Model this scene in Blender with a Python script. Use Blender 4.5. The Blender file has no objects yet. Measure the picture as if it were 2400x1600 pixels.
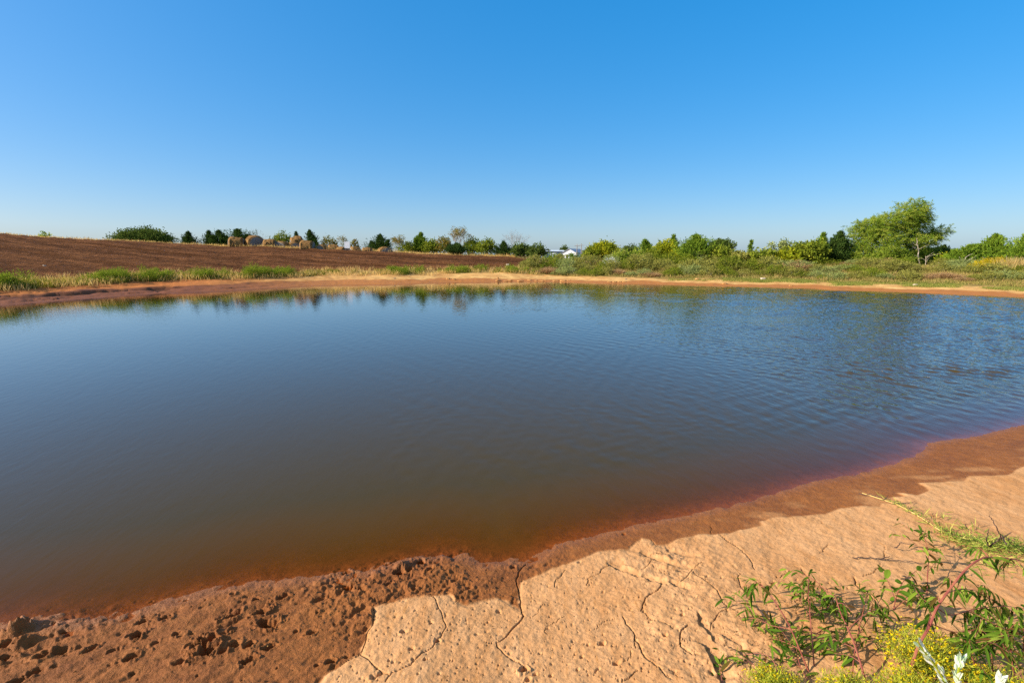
import bpy, math, random
import numpy as np

R = np.random.default_rng(11)
random.seed(5)
scene = bpy.context.scene
COL = scene.collection
EYE = 1.90                      # camera height above the water (water is z = 0)
F = 1133.0                      # focal length in units of a 2400 wide picture (17 mm lens)
HOR = 598.0
PITCH = math.atan((800 - HOR) / F)
CP, SP = math.cos(PITCH), math.sin(PITCH)
SUN_AZ = math.radians(-106)     # clockwise from +Y; sun stands behind left
SUN_EL = math.radians(27)

# ------------------------------------------------------------------ helpers
def ray(px, py):
    u = 800.0 - py
    return np.array([px - 1200.0, F * CP + u * SP, -F * SP + u * CP])

def flat(px, py, z=0.0):
    d = ray(px, py); t = (z - EYE) / d[2]
    return d[0] * t, d[1] * t

def at(px, py, Y):
    d = ray(px, py); t = Y / d[1]
    return np.array([d[0] * t, Y, EYE + d[2] * t])

def sstep(a, b, x):
    t = np.clip((x - a) / (b - a), 0, 1)
    return t * t * (3 - 2 * t)

def _hash(ix, iy, seed):
    h = (ix.astype(np.int64) * 374761393 + iy.astype(np.int64) * 668265263 + seed * 974711) & 0xFFFFFFFF
    h = ((h ^ (h >> 13)) * 1274126177) & 0xFFFFFFFF
    h = h ^ (h >> 16)
    return (h & 0xFFFFFF).astype(np.float64) / 0xFFFFFF

def vn(x, y, seed=0):
    ix, iy = np.floor(x), np.floor(y)
    fx, fy = x - ix, y - iy
    ux, uy = fx * fx * (3 - 2 * fx), fy * fy * (3 - 2 * fy)
    ix = ix.astype(np.int64); iy = iy.astype(np.int64)
    a = _hash(ix, iy, seed); b = _hash(ix + 1, iy, seed)
    c = _hash(ix, iy + 1, seed); d = _hash(ix + 1, iy + 1, seed)
    return (a + (b - a) * ux) * (1 - uy) + (c + (d - c) * ux) * uy

def fbm(x, y, o=3, seed=0, g=0.5):
    s = np.zeros_like(x); a = 1.0; n = 0
    for k in range(o):
        s += a * (vn(x * 2 ** k + 17.3 * k, y * 2 ** k - 9.1 * k, seed + k) - 0.5); n += a; a *= g
    return s / n * 2

def poly_sd(P, x, y):
    """signed distance to closed polygon, positive inside"""
    out = np.full(x.shape, 1e9); ins = np.zeros(x.shape, bool)
    n = len(P)
    for i in range(n):
        ax, ay = P[i]; bx, by = P[(i + 1) % n]
        ex, ey = bx - ax, by - ay
        wx, wy = x - ax, y - ay
        t = np.clip((wx * ex + wy * ey) / (ex * ex + ey * ey + 1e-12), 0, 1)
        dx, dy = wx - ex * t, wy - ey * t
        np.minimum(out, dx * dx + dy * dy, out=out)
        c = (ay > y) != (by > y)
        if c.any():
            xi = ax + (y - ay) * ex / (ey if abs(ey) > 1e-12 else 1e-12)
            ins ^= c & (x < xi)
    d = np.sqrt(out)
    return np.where(ins, d, -d)

def line_dist(P, x, y):
    out = np.full(x.shape, 1e9)
    for i in range(len(P) - 1):
        ax, ay = P[i]; bx, by = P[i + 1]
        ex, ey = bx - ax, by - ay
        wx, wy = x - ax, y - ay
        t = np.clip((wx * ex + wy * ey) / (ex * ex + ey * ey + 1e-12), 0, 1)
        dx, dy = wx - ex * t, wy - ey * t
        np.minimum(out, dx * dx + dy * dy, out=out)
    return np.sqrt(out)

# ------------------------------------------------------------------ mesh building
class MB:
    def __init__(s):
        s.v, s.q, s.t, s.tint, s.n = [], [], [], [], 0
    def add(s, v, quads=None, tris=None, tint=0.5):
        v = np.asarray(v, float).reshape(-1, 3)
        if quads is not None and len(quads): s.q.append(np.asarray(quads, np.int64).reshape(-1, 4) + s.n)
        if tris is not None and len(tris): s.t.append(np.asarray(tris, np.int64).reshape(-1, 3) + s.n)
        s.v.append(v)
        s.tint.append(np.broadcast_to(np.asarray(tint, float), (len(v),)).copy())
        s.n += len(v)
    def box(s, lo, hi):
        x0, y0, z0 = lo; x1, y1, z1 = hi
        s.add([(x0,y0,z0),(x1,y0,z0),(x1,y1,z0),(x0,y1,z0),(x0,y0,z1),(x1,y0,z1),(x1,y1,z1),(x0,y1,z1)],
              [(3,2,1,0),(4,5,6,7),(0,1,5,4),(1,2,6,5),(2,3,7,6),(3,0,4,7)])
    def tube(s, pts, rad, sides=6, tint=0.5):
        pts = np.asarray(pts, float); n = len(pts)
        rad = np.broadcast_to(np.asarray(rad, float), (n,))
        tan = np.gradient(pts, axis=0); tan /= np.linalg.norm(tan, axis=1)[:, None] + 1e-9
        up = np.array([0, 0, 1.0]) if abs(tan[0][2]) < 0.9 else np.array([1.0, 0, 0])
        ring = []
        a = np.cross(tan[0], up); a /= np.linalg.norm(a)
        ang = np.arange(sides) * 2 * math.pi / sides
        for i in range(n):
            a = a - tan[i] * a.dot(tan[i]); a /= np.linalg.norm(a) + 1e-9
            b = np.cross(tan[i], a)
            ring.append(pts[i] + rad[i] * (np.cos(ang)[:, None] * a + np.sin(ang)[:, None] * b))
        v = np.concatenate(ring); q = []
        for i in range(n - 1):
            for k in range(sides):
                k2 = (k + 1) % sides
                q.append((i * sides + k, i * sides + k2, (i + 1) * sides + k2, (i + 1) * sides + k))
        cap = list(range(1, sides - 1))
        t = [(0, k + 1, k) for k in cap] + [((n-1)*sides, (n-1)*sides + k, (n-1)*sides + k + 1) for k in cap]
        s.add(v, q, t, tint)
    def leaves(s, p, d, L, W, tint, roll=None):
        """many diamond leaves at once"""
        n = len(p); d = d / (np.linalg.norm(d, axis=1)[:, None] + 1e-9)
        r = R.normal(size=(n, 3)); side = np.cross(d, r); side /= np.linalg.norm(side, axis=1)[:, None] + 1e-9
        L = np.broadcast_to(L, (n,))[:, None]; W = np.broadcast_to(W, (n,))[:, None]
        nrm = np.cross(d, side)
        m = p + d * L * 0.45 + nrm * L * 0.06
        v = np.stack([p, m + side * W * .5, p + d * L, m - side * W * .5], 1).reshape(-1, 3)
        q = np.arange(n * 4).reshape(n, 4)
        s.add(v, q, None, np.repeat(np.broadcast_to(tint, (n,)), 4))
    def build(s, name, mat, parent=None, base=(0, 0, 0), smooth=False):
        v = np.concatenate(s.v) - np.asarray(base, float)
        q = np.concatenate(s.q) if s.q else np.zeros((0, 4), np.int64)
        t = np.concatenate(s.t) if s.t else np.zeros((0, 3), np.int64)
        return link(name, make_mesh(name, v, q, t, {'tint': np.concatenate(s.tint)}, smooth), mat, parent)

def make_mesh(name, v, q, t, attrs=None, smooth=False):
    me = bpy.data.meshes.new(name)
    nq, nt = len(q), len(t)
    me.vertices.add(len(v)); me.vertices.foreach_set('co', np.ascontiguousarray(v, np.float32).ravel())
    loops = np.concatenate([np.asarray(q).ravel(), np.asarray(t).ravel()]).astype(np.int32)
    me.loops.add(len(loops)); me.loops.foreach_set('vertex_index', loops)
    st = np.concatenate([np.arange(nq) * 4, nq * 4 + np.arange(nt) * 3]).astype(np.int32)
    me.polygons.add(nq + nt); me.polygons.foreach_set('loop_start', st)
    if smooth: me.polygons.foreach_set('use_smooth', np.ones(nq + nt, bool))
    me.update(calc_edges=True)
    for k, a in (attrs or {}).items():
        at_ = me.attributes.new(k, 'FLOAT', 'POINT'); at_.data.foreach_set('value', np.ascontiguousarray(a, np.float32))
    if not smooth: me.polygons.foreach_set('use_smooth', np.zeros(nq + nt, bool))
    return me

def link(name, me, mat, parent=None):
    o = bpy.data.objects.new(name, me); COL.objects.link(o)
    if mat: me.materials.append(mat)
    if parent: o.parent = parent
    return o

def tag(o, label, cat, group=None, kind=None):
    if label: o['label'] = label
    if cat: o['category'] = cat
    if group: o['group'] = group
    if kind: o['kind'] = kind
    return o

def thing(name, loc, label, cat, group=None):
    o = bpy.data.objects.new(name, None); COL.objects.link(o)
    o.location = loc; o.empty_display_size = 0.2
    return tag(o, label, cat, group)

def dup(root, loc, rz, sc, label, group):
    r = root.copy(); COL.objects.link(r); r.location = loc; r.rotation_euler = (0, 0, rz); r.scale = sc
    r['label'] = label
    if group: r['group'] = group
    elif 'group' in r: del r['group']
    for c in list(root.children):
        k = c.copy(); COL.objects.link(k); k.parent = r
    return r

# ------------------------------------------------------------------ materials
def nodes(name):
    m = bpy.data.materials.new(name); m.use_nodes = True
    nt = m.node_tree; nt.nodes.clear()
    out = nt.nodes.new('ShaderNodeOutputMaterial')
    def N(t, **k):
        n = nt.nodes.new(t)
        for a, b in k.items():
            if a.startswith('i_'):
                n.inputs[int(a[2:]) if a[2:].isdigit() else a[2:]].default_value = b
            else: setattr(n, a, b)
        return n
    def Lk(a, b): nt.links.new(a, b)
    return m, N, Lk, out

def ramp(N, Lk, fac, stops):
    r = N('ShaderNodeValToRGB'); Lk(fac, r.inputs[0])
    e = r.color_ramp.elements
    while len(e) < len(stops): e.new(0.5)
    for k, (p, c) in enumerate(stops):
        e[k].position = p; e[k].color = (*c, 1)
    return r.outputs[0]

def leaf_mat(name, cols, trans=0.35, gain=1.7, blue=.72):
    m, N, Lk, out = nodes(name)
    a = N('ShaderNodeAttribute', attribute_name='tint')
    c = ramp(N, Lk, a.outputs['Fac'], [(k / (len(cols) - 1), (min(x[0] * gain * (1.12 if blue < .9 else 1), .9), min(x[1] * gain, .9), min(x[2] * gain * blue, .9))) for k, x in enumerate(cols)])
    d = N('ShaderNodeBsdfDiffuse'); Lk(c, d.inputs[0])
    t = N('ShaderNodeBsdfTranslucent'); Lk(c, t.inputs[0])
    mx = N('ShaderNodeMixShader'); mx.inputs[0].default_value = trans
    Lk(d.outputs[0], mx.inputs[1]); Lk(t.outputs[0], mx.inputs[2]); last = mx.outputs[0]
    Lk(last, out.inputs[0])
    return m

def rough_mat(name, c1, c2, scale=6.0, bump=0.3, rough=0.85, detail=6, bscale=None):
    m, N, Lk, out = nodes(name)
    tc = N('ShaderNodeTexCoord')
    n = N('ShaderNodeTexNoise'); n.inputs['Scale'].default_value = scale; n.inputs['Detail'].default_value = detail
    Lk(tc.outputs['Object'], n.inputs['Vector'])
    c = ramp(N, Lk, n.outputs[0], [(0.35, c1), (0.65, c2)])
    b = N('ShaderNodeBsdfPrincipled'); b.inputs['Roughness'].default_value = rough
    b.inputs['Specular IOR Level'].default_value = 0.25
    Lk(c, b.inputs['Base Color'])
    if bump:
        n2 = N('ShaderNodeTexNoise'); n2.inputs['Scale'].default_value = bscale or scale * 3; n2.inputs['Detail'].default_value = 5
        Lk(tc.outputs['Object'], n2.inputs['Vector'])
        bp = N('ShaderNodeBump'); bp.inputs['Strength'].default_value = bump; bp.inputs['Distance'].default_value = 0.05
        Lk(n2.outputs[0], bp.inputs['Height']); Lk(bp.outputs[0], b.inputs['Normal'])
    Lk(b.outputs[0], out.inputs[0])
    return m

# ------------------------------------------------------------------ pond outline
NEAR_PX = [(-160,1500),(0,1469),(55,1466),(119,1463),(208,1452),(298,1436),(387,1414),(446,1396),(521,1378),(595,1365),(700,1360),
  (724,1357),(849,1344),(932,1324),(987,1311),(1042,1302),(1084,1306),(1125,1319),(1180,1321),(1222,1316),(1257,1305),(1315,1273),
  (1401,1253),(1458,1239),(1516,1223),(1602,1209),(1659,1196),(1716,1182),(1800,1160),(1900,1130),(1945,1120),(2000,1112),(2056,1097),
  (2101,1084),(2145,1068),(2165,1052),(2177,1039),(2212,1033),(2302,1019),(2369,1001),(2400,995),(2520,965)]
FAR_PX = [(2520,702),(2400,697),(2256,690.6),(2103,684),(1950,680),(1906,676),(1753,672),(1600,668.6),(1519,666),(1391,664),(1300,660.5),
  (1200,660.5),(1055,661.5),(928,666),(800,667),(725,670),(630,675),(553,680),(400,686.5),(319,691),(213,699),(100,708),(0,716),(-120,727)]
NEAR = [flat(*p) for p in NEAR_PX]
FARP = [flat(*p) for p in FAR_PX]
R_END = [(13, 9.2), (22, 12), (29, 17)]
L_END = [(-24, 14), (-21, 7), (-12, 2.6), (-6, 2.0)]
POND = NEAR + R_END + FARP + L_END

CREST = [(-400,530,42),(0,547,45),(106,556,48),(181,560,50),(266,563,52),(404,571,55),(500,575,57),(530,576.5,58),(639,578.5,58),(725,583,59),
  (846,588,60),(936,592.5,60),(1013,597,60),(1119,600,60),(1204,602,60),(1300,604,60)]
_cx = np.array([c[0] for c in CREST], float)
_cp = np.array([at(*c) for c in CREST])
_cd = -poly_sd(POND, _cp[:, 0], _cp[:, 1])
_cz = _cp[:, 2]

def colof(x, y):
    return 1200 + 1150 * x / np.maximum(y, 0.5)

def height(x, y, detail=True):
    x = np.asarray(x, float); y = np.asarray(y, float)
    sd = -poly_sd(POND, x, y)                                  # >0 inland
    dn = line_dist(NEAR, x, y); df = line_dist(FARP, x, y)
    w = sstep(0.35, 0.65, dn / (dn + df + 1e-6))
    c = np.clip(colof(x, y), -400, 2800)
    c = np.where(y < 0.5, np.where(x < 0, -400, 2800), c)
    # near bank
    zn = 0.105 * sd + 0.012 * np.minimum(sd, 4) * fbm(x * .5, y * .5, 2, 3)
    zn = np.where(sd > 4, 0.42 + 0.05 * (sd - 4), zn); zn = np.minimum(zn, 1.4)
    # far bank, field side
    dc = np.interp(c, _cx, _cd); zc = np.interp(c, _cx, _cz)
    t = np.clip((sd - 6) / np.maximum(dc - 6, 1), 0, 1)
    zl = np.interp(sd, [0, 1.6, 4, 6], [0, .17, .47, .72]) + (zc - .72) * (t ** 0.92)
    zl = np.where(sd > dc, np.maximum(zc - 0.05 * (sd - dc) - 0.0006 * (sd - dc) ** 2, np.minimum(zc, .6)), zl)
    # far bank, dam side
    zr = np.interp(sd, [0, 2.2, 4.5, 7, 10, 16, 40, 200], [0, .17, .33, .72, 1.1, 1.2, .9, .0])
    zf = zl + (zr - zl) * sstep(1180, 1290, c + 0.0 * sd)
    z = zn + (zf - zn) * w
    a = np.abs(sd)
    bed = -np.where(w < .5, 0.13 * a + 0.05 * np.minimum(a, .8), 0.12 * a)
    z = np.where(sd < 0, np.maximum(bed, -1.3), z)
    if detail:
        far_rel = w * sstep(.2, 2, sd) * (0.05 * fbm(x * .45, y * .45, 3, 21))
        z = z + far_rel
    return z

def hz(x, y):
    return float(height(np.array([x]), np.array([y]))[0])

def hit(px, py):
    z = 0.0
    for _ in range(12):
        x, y = flat(px, py, z); z = 0.5 * z + 0.5 * float(height(np.array([x]), np.array([y]), False)[0])
    return x, y

# ------------------------------------------------------------------ the near bank: boundary of the dried crust, cracks, pits
DRY_PX = [(753,1600),(757,1583),(793,1562),(829,1537),(845,1533),(857,1501),(860,1476),(875,1460),(875,1425),(904,1416),(959,1403),(1015,1396),
  (1053,1391),(1064,1407),(1092,1418),(1125,1407),(1167,1400),(1194,1410),(1216,1426),(1214,1382),(1222,1362),(1250,1352),(1295,1330),(1329,1319),
  (1361,1308),(1401,1291),(1447,1285),(1473,1285),(1501,1260),(1524,1265),(1539,1276),(1556,1276),(1587,1262),(1645,1250),(1673,1252),(1711,1250),
  (1728,1242),(1785,1232),(1780,1222),(1816,1212),(1873,1209),(1937,1203),(1972,1190),(2020,1185),(2061,1185),(2065,1178),(2112,1178),(2085,1166),
  (2123,1165),(2101,1154),(2152,1161),(2177,1149),(2161,1137),(2152,1132),(2205,1128),(2257,1126),(2270,1115),(2313,1114),(2366,1112),(2387,1097),(2400,1093)]
DRY = [hit(*p) for p in DRY_PX]
DRY = [(-2.2, -3.0), (-1.0, .6)] + DRY + [(10, 6.3), (22, 8), (22, -8), (-2.2, -8)]

def Z(ox, oy, s, pts): return [(ox + a / s, oy + b / s) for a, b in pts]
z2 = lambda p: Z(600, 1200, 3.618, p)
z3 = lambda p: Z(1200, 1150, 3.485, p)
z4 = lambda p: Z(1650, 1150, 3.136, p)
CRACKS = [  # (points, half width m, depth m)
  (z2([(2290,440),(2225,510),(2205,570),(2225,650),(2240,780),(2255,860),(2275,880),(2200,970),(2100,1080),(2040,1110)]), .006, .03),
  (z2([(2040,1110),(2080,1170),(2150,1235),(2230,1275),(2290,1340)]), .005, .02),
  (z2([(2040,1110),(1990,1118),(1940,1105)]), .003, .01),
  (z2([(1505,715),(1530,770),(1570,840),(1590,920),(1615,975),(1570,1060),(1520,1120),(1480,1170)]), .004, .018),
  (z2([(1480,1170),(1410,1200),(1340,1270),(1280,1320),(1200,1360),(1140,1395),(1100,1447)]), .005, .02),
  (z2([(885,1205),(950,1250),(1000,1310),(1060,1360),(1135,1393)]), .004, .02),
  (z2([(995,815),(995,940),(960,1000),(935,1080),(900,1180),(870,1215),(720,1300)]), .005, .015),
  (z3([(90,1020),(40,1090),(0,1130)]), .005, .02),
  (z3([(790,605),(730,640),(680,690),(620,720),(610,770)]), .004, .02),
  (z3([(435,650),(400,700),(360,725),(350,790)]), .0035, .015),
  (z3([(1220,740),(1215,790),(1170,830),(1090,880),(1065,940),(1050,985)]), .005, .025),
  (z3([(1050,985),(1100,1020),(1180,1070),(1290,1110),(1330,1135),(1375,1145)]), .0035, .012),
  (z3([(1435,1105),(1380,1150),(1372,1210),(1378,1270),(1430,1300),(1530,1335)]), .005, .025),
  (z3([(905,1030),(930,1090),(990,1150),(1000,1220),(1050,1290),(1080,1360),(1150,1410),(1200,1450),(1240,1500),(1300,1540)]), .005, .022),
  (z3([(1030,1470),(980,1510),(920,1550),(900,1568)]), .004, .02),
  (z3([(1685,360),(1750,410),(1830,460),(1890,510),(1950,570),(1990,650)]), .004, .018),
  (z3([(1480,680),(1560,730),(1640,790),(1700,870),(1720,920),(1790,960)]), .0035, .015),
  (z3([(1760,960),(1690,1000),(1660,1050),(1620,1120)]), .004, .018),
  (z3([(1550,590),(1480,640),(1450,690),(1380,745)]), .0035, .015),
  (z3([(1625,270),(1628,350)]), .004, .012),
  (z3([(1865,680),(1858,750),(1900,830),(1950,900)]), .0035, .015),
  (z3([(1130,390),(1180,450)]), .004, .015),
  (z3([(1140,560),(1110,610),(1060,640)]), .004, .015),
  (z4([(915,395),(880,430),(850,460)]), .004, .015),
  (z4([(630,590),(560,645),(520,640)]), .004, .015),
  (z4([(715,575),(730,605),(770,640)]), .004, .015),
  (z4([(1100,645),(1110,690),(1160,745),(1230,790),(1310,830)]), .005, .02),
  (z4([(1295,540),(1290,570),(1220,620),(1160,640)]), .0035, .012),
  (z4([(860,220),(870,245)]), .003, .01),
  (z4([(1325,410),(1325,490)]), .003, .012),
]
for _ in range(14):     # hair cracks
    a, b = random.uniform(900, 2000), random.uniform(1300, 1590)
    pts = [(a, b)]; an = random.uniform(0, 6.28)
    for k in range(random.randint(3, 6)):
        an += random.uniform(-.7, .7); l = random.uniform(8, 18)
        pts.append((pts[-1][0] + l * math.cos(an), pts[-1][1] + l * .6 * math.sin(an)))
    CRACKS.append((pts, .0025, .008))
RUTS = [  # broken edges that throw a shadow: (points, half width, depth)
  (z3([(1060,512),(1130,545),(1200,575),(1280,602)]), .016, .04),
  (z3([(790,598),(860,635),(930,665),(1005,692)]), .017, .045),
  (z3([(1075,703),(1150,735),(1222,762)]), .014, .035),
  (z3([(1305,765),(1360,785),(1415,805)]), .013, .03),
  (z3([(1250,450),(1280,490),(1400,525),(1500,540)]), .012, .025),
  (z3([(1200,570),(1330,610),(1460,640)]), .010, .02),
  (z3([(940,478),(1000,495)]), .012, .022),
  (z3([(1520,1020),(1530,1080),(1600,1150),(1640,1210)]), .012, .03),
  (z3([(1530,1240),(1580,1270),(1610,1340),(1650,1420),(1680,1500),(1700,1568)]), .022, .035),
  (z3([(1770,1270),(1840,1300),(1900,1350)]), .018, .035),
  (z3([(1650,1140),(1740,1190),(1830,1235)]), .012, .025),
  (z3([(820,585),(870,605)]), .02, .03),
]
z1 = lambda p: Z(0, 1250, 3.36, p)
PITS = [(p, r, d) for p, r, d in zip(
  z1([(1080,800),(1040,970),(340,960),(1620,870),(1640,930),(1850,630),(1300,670),(1130,690),(2060,620),(2020,530),(2080,690),(1960,1000),(1830,890),(750,880),(480,920),
      (300,1080),(50,890),(2150,710),(2230,500),(160,760),(30,980),(1420,1010),(700,920),(2120,900),(1500,880),(1760,930),(130,1170),(880,930),(1960,880),(1400,790)]),
  [.030,.028,.026,.042,.034,.030,.026,.024,.024,.02,.03,.028,.03,.02,.03,.028,.034,.026,.02,.028,.03,.02,.022,.022,.02,.024,.03,.02,.022,.018],
  [.06,.055,.05,.10,.09,.05,.05,.035,.045,.04,.05,.045,.04,.03,.03,.04,.05,.045,.035,.05,.05,.03,.03,.035,.04,.04,.04,.03,.04,.03])]
PITS += [(p, r, d) for p, r, d in zip(
  z2([(100,950),(640,1260),(1220,520),(790,640),(1400,420),(1480,490),(2180,470),(210,730),(1130,620),(40,850),(1300,495),(1340,650),(2280,1330),(1580,660),(900,660),(2060,840),(480,1020)]),
  [.03,.02,.028,.026,.022,.02,.018,.026,.022,.026,.022,.016,.016,.014,.024,.012,.02],
  [.05,.035,.05,.04,.045,.04,.035,.035,.035,.045,.04,.025,.04,.02,.03,.02,.03])]
PITS += [(p, r, d) for p, r, d in zip(
  z3([(1250,1190),(745,1255),(620,1265),(570,1360),(100,1460),(190,1495),(1390,1020),(850,1415),(1710,715),(320,1510),(130,1540),(550,580),(915,350),(1040,870)]),
  [.013,.015,.010,.011,.016,.012,.011,.016,.009,.010,.014,.012,.011,.008],
  [.02,.022,.015,.018,.025,.02,.02,.02,.012,.015,.02,.015,.02,.012])]
for _ in range(900):    # small dents all over the crust
    PITS.append(((random.uniform(780, 2000), random.uniform(1330, 1600)), random.choice([.003, .004, .004, .005, .007]), random.uniform(.004, .010)))
for _ in range(60):
    PITS.append(((random.uniform(-60, 1100), random.uniform(1390, 1610)), random.choice([.006, .008, .011, .013]), random.uniform(.01, .022)))

# ------------------------------------------------------------------ ground materials
def ground_material():
    m, N, Lk, out = nodes('earth')
    tc = N('ShaderNodeTexCoord'); P = tc.outputs['Object']
    def noise(scale, detail=6, rough=.6, vec=None, dist=0):
        n = N('ShaderNodeTexNoise'); n.inputs['Scale'].default_value = scale; n.inputs['Detail'].default_value = detail
        n.inputs['Roughness'].default_value = rough; n.inputs['Distortion'].default_value = dist
        Lk(vec or P, n.inputs['Vector']); return n.outputs[0]
    def attr(n): return N('ShaderNodeAttribute', attribute_name=n).outputs['Fac']
    def mix(f, a, b, mode='MIX'):
        x = N('ShaderNodeMix', data_type='RGBA', blend_type=mode)
        if isinstance(f, float): x.inputs[0].default_value = f
        else: Lk(f, x.inputs[0])
        for s, c in ((6, a), (7, b)):
            if isinstance(c, tuple): x.inputs[s].default_value = (*c, 1)
            else: Lk(c, x.inputs[s])
        return x.outputs[2]
    def math_(op, a, b):
        x = N('ShaderNodeMath', operation=op)
        for s, c in ((0, a), (1, b)):
            if isinstance(c, (int, float)): x.inputs[s].default_value = c
            else: Lk(c, x.inputs[s])
        return x.outputs[0]
    # streaky coordinates down the bank
    mp = N('ShaderNodeMapping'); mp.inputs['Rotation'].default_value = (0, 0, math.radians(-38)); mp.inputs['Scale'].default_value = (1, .16, 1)
    Lk(P, mp.inputs['Vector'])
    streak = noise(16, 5, .6, mp.outputs[0])
    big = noise(1.6, 5, .55); fine = noise(70, 5, .7); mid = noise(14, 6, .65)
    dryc = ramp(N, Lk, streak, [(.30, (0.40, 0.185, 0.068)), (.52, (0.52, 0.268, 0.112)), (.72, (0.585, 0.322, 0.150))])
    dryc = mix(.35, dryc, ramp(N, Lk, big, [(.35, (0.44, 0.200, 0.070)), (.65, (0.585, 0.328, 0.152))]))
    dryc = mix(math_('MULTIPLY', ramp(N, Lk, fine, [(.58, (0, 0, 0)), (.68, (1, 1, 1))]), .6), dryc, (0.24, 0.099, 0.024))
    hairs = noise(40, 4, .7, mp.outputs[0]); dryc = mix(math_('MULTIPLY', ramp(N, Lk, hairs, [(.56, (0, 0, 0)), (.70, (1, 1, 1))]), .55), dryc, (0.33, 0.14, 0.033))
    wetc = ramp(N, Lk, mid, [(.30, (0.14, 0.047, 0.012)), (.55, (0.225, 0.080, 0.021)), (.75, (0.31, 0.125, 0.036))])
    wetc = mix(.4, wetc, ramp(N, Lk, big, [(.35, (0.20, 0.060, 0.0105)), (.65, (0.33, 0.112, 0.018))]))
    pale = noise(190, 2, .5)
    wetc = mix(math_('MULTIPLY', ramp(N, Lk, pale, [(.74, (0, 0, 0)), (.80, (1, 1, 1))]), .5), wetc, (0.5, 0.306, 0.12))
    # ploughed soil
    mf = N('ShaderNodeMapping'); mf.inputs['Rotation'].default_value = (0, 0, math.radians(14)); mf.inputs['Scale'].default_value = (.12, 1, 1)
    Lk(P, mf.inputs['Vector'])
    bands = noise(1.3, 5, .6, mf.outputs[0]); clod = noise(3.4, 7, .82)
    fldc = ramp(N, Lk, clod, [(.34, (0.05, 0.020, 0.008)), (.52, (0.145, 0.060, 0.023)), (.70, (0.30, 0.140, 0.062))])
    fldc = mix(.45, fldc, ramp(N, Lk, bands, [(.40, (0.05, 0.020, 0.008)), (.58, (0.20, 0.085, 0.034))]))
    # far shore, sandy
    fs = noise(1.1, 6, .65); fs2 = noise(9, 5, .7)
    farc = ramp(N, Lk, fs, [(.32, (0.4, 0.198, 0.066)), (.55, (0.55, 0.324, 0.114)), (.72, (0.64, 0.414, 0.162))])
    farc = mix(math_('MULTIPLY', ramp(N, Lk, fs2, [(.55, (0, 0, 0)), (.70, (1, 1, 1))]), .5), farc, (0.26, 0.126, 0.042))
    # scrubby ground under plants
    gr = noise(2.4, 6, .7)
    grc = ramp(N, Lk, gr, [(.30, (0.1, 0.0765, 0.021)), (.5, (0.22, 0.153, 0.048)), (.70, (0.36, 0.225, 0.078))])
    c = mix(attr('dry'), wetc, dryc)
    red = attr('redbank')
    farm = mix(red, farc, mix(fs2, (0.3, 0.0945, 0.027), (0.5, 0.198, 0.063)))
    c = mix(attr('farbank'), c, farm)
    farwet = mix(attr('redbank'), (0.34, 0.131, 0.0288), (0.17, 0.054, 0.018))
    c = mix(attr('farwet'), c, farwet)
    c = mix(attr('scrub'), c, grc)
    c = mix(attr('field'), c, fldc)
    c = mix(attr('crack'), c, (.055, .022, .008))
    bs = N('ShaderNodeBsdfPrincipled')
    Lk(c, bs.inputs['Base Color'])
    rg = math_('SUBTRACT', .95, math_('MULTIPLY', attr('damp'), .45))
    Lk(rg, bs.inputs['Roughness']); Lk(math_('ADD', .04, math_('MULTIPLY', attr('damp'), .30)), bs.inputs['Specular IOR Level'])
    hsum = math_('ADD', math_('MULTIPLY', fine, .35), math_('ADD', mid, math_('MULTIPLY', streak, .25)))
    bp = N('ShaderNodeBump'); bp.inputs['Strength'].default_value = .75; bp.inputs['Distance'].default_value = .012
    Lk(hsum, bp.inputs['Height'])
    crumb = noise(85, 4, .75); bp3 = N('ShaderNodeBump'); bp3.inputs['Distance'].default_value = .016
    Lk(attr('crumble'), bp3.inputs['Strength']); Lk(crumb, bp3.inputs['Height']); Lk(bp.outputs[0], bp3.inputs['Normal'])
    bp2 = N('ShaderNodeBump'); bp2.inputs['Distance'].default_value = .22
    Lk(attr('field'), bp2.inputs['Strength']); Lk(clod, bp2.inputs['Height']); Lk(bp3.outputs[0], bp2.inputs['Normal'])
    Lk(bp2.outputs[0], bs.inputs['Normal'])
    Lk(bs.outputs[0], out.inputs[0])
    return m
EARTH = ground_material()

def grid_faces(nr, nc, wrap=True):
    i = np.arange(nr - 1)[:, None]; j = np.arange(nc if wrap else nc - 1)[None, :]
    j2 = (j + 1) % nc
    return np.stack([i * nc + j, i * nc + j2, (i + 1) * nc + j2, (i + 1) * nc + j], -1).reshape(-1, 4)

def sub(name, v, q, mask, attrs):
    f = q[mask]; u, inv = np.unique(f, return_inverse=True)
    me = make_mesh(name, v[u], inv.reshape(-1, 4), np.zeros((0, 3), np.int64), {k: a[u] for k, a in attrs.items()}, True)
    return link(name, me, EARTH)

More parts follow.
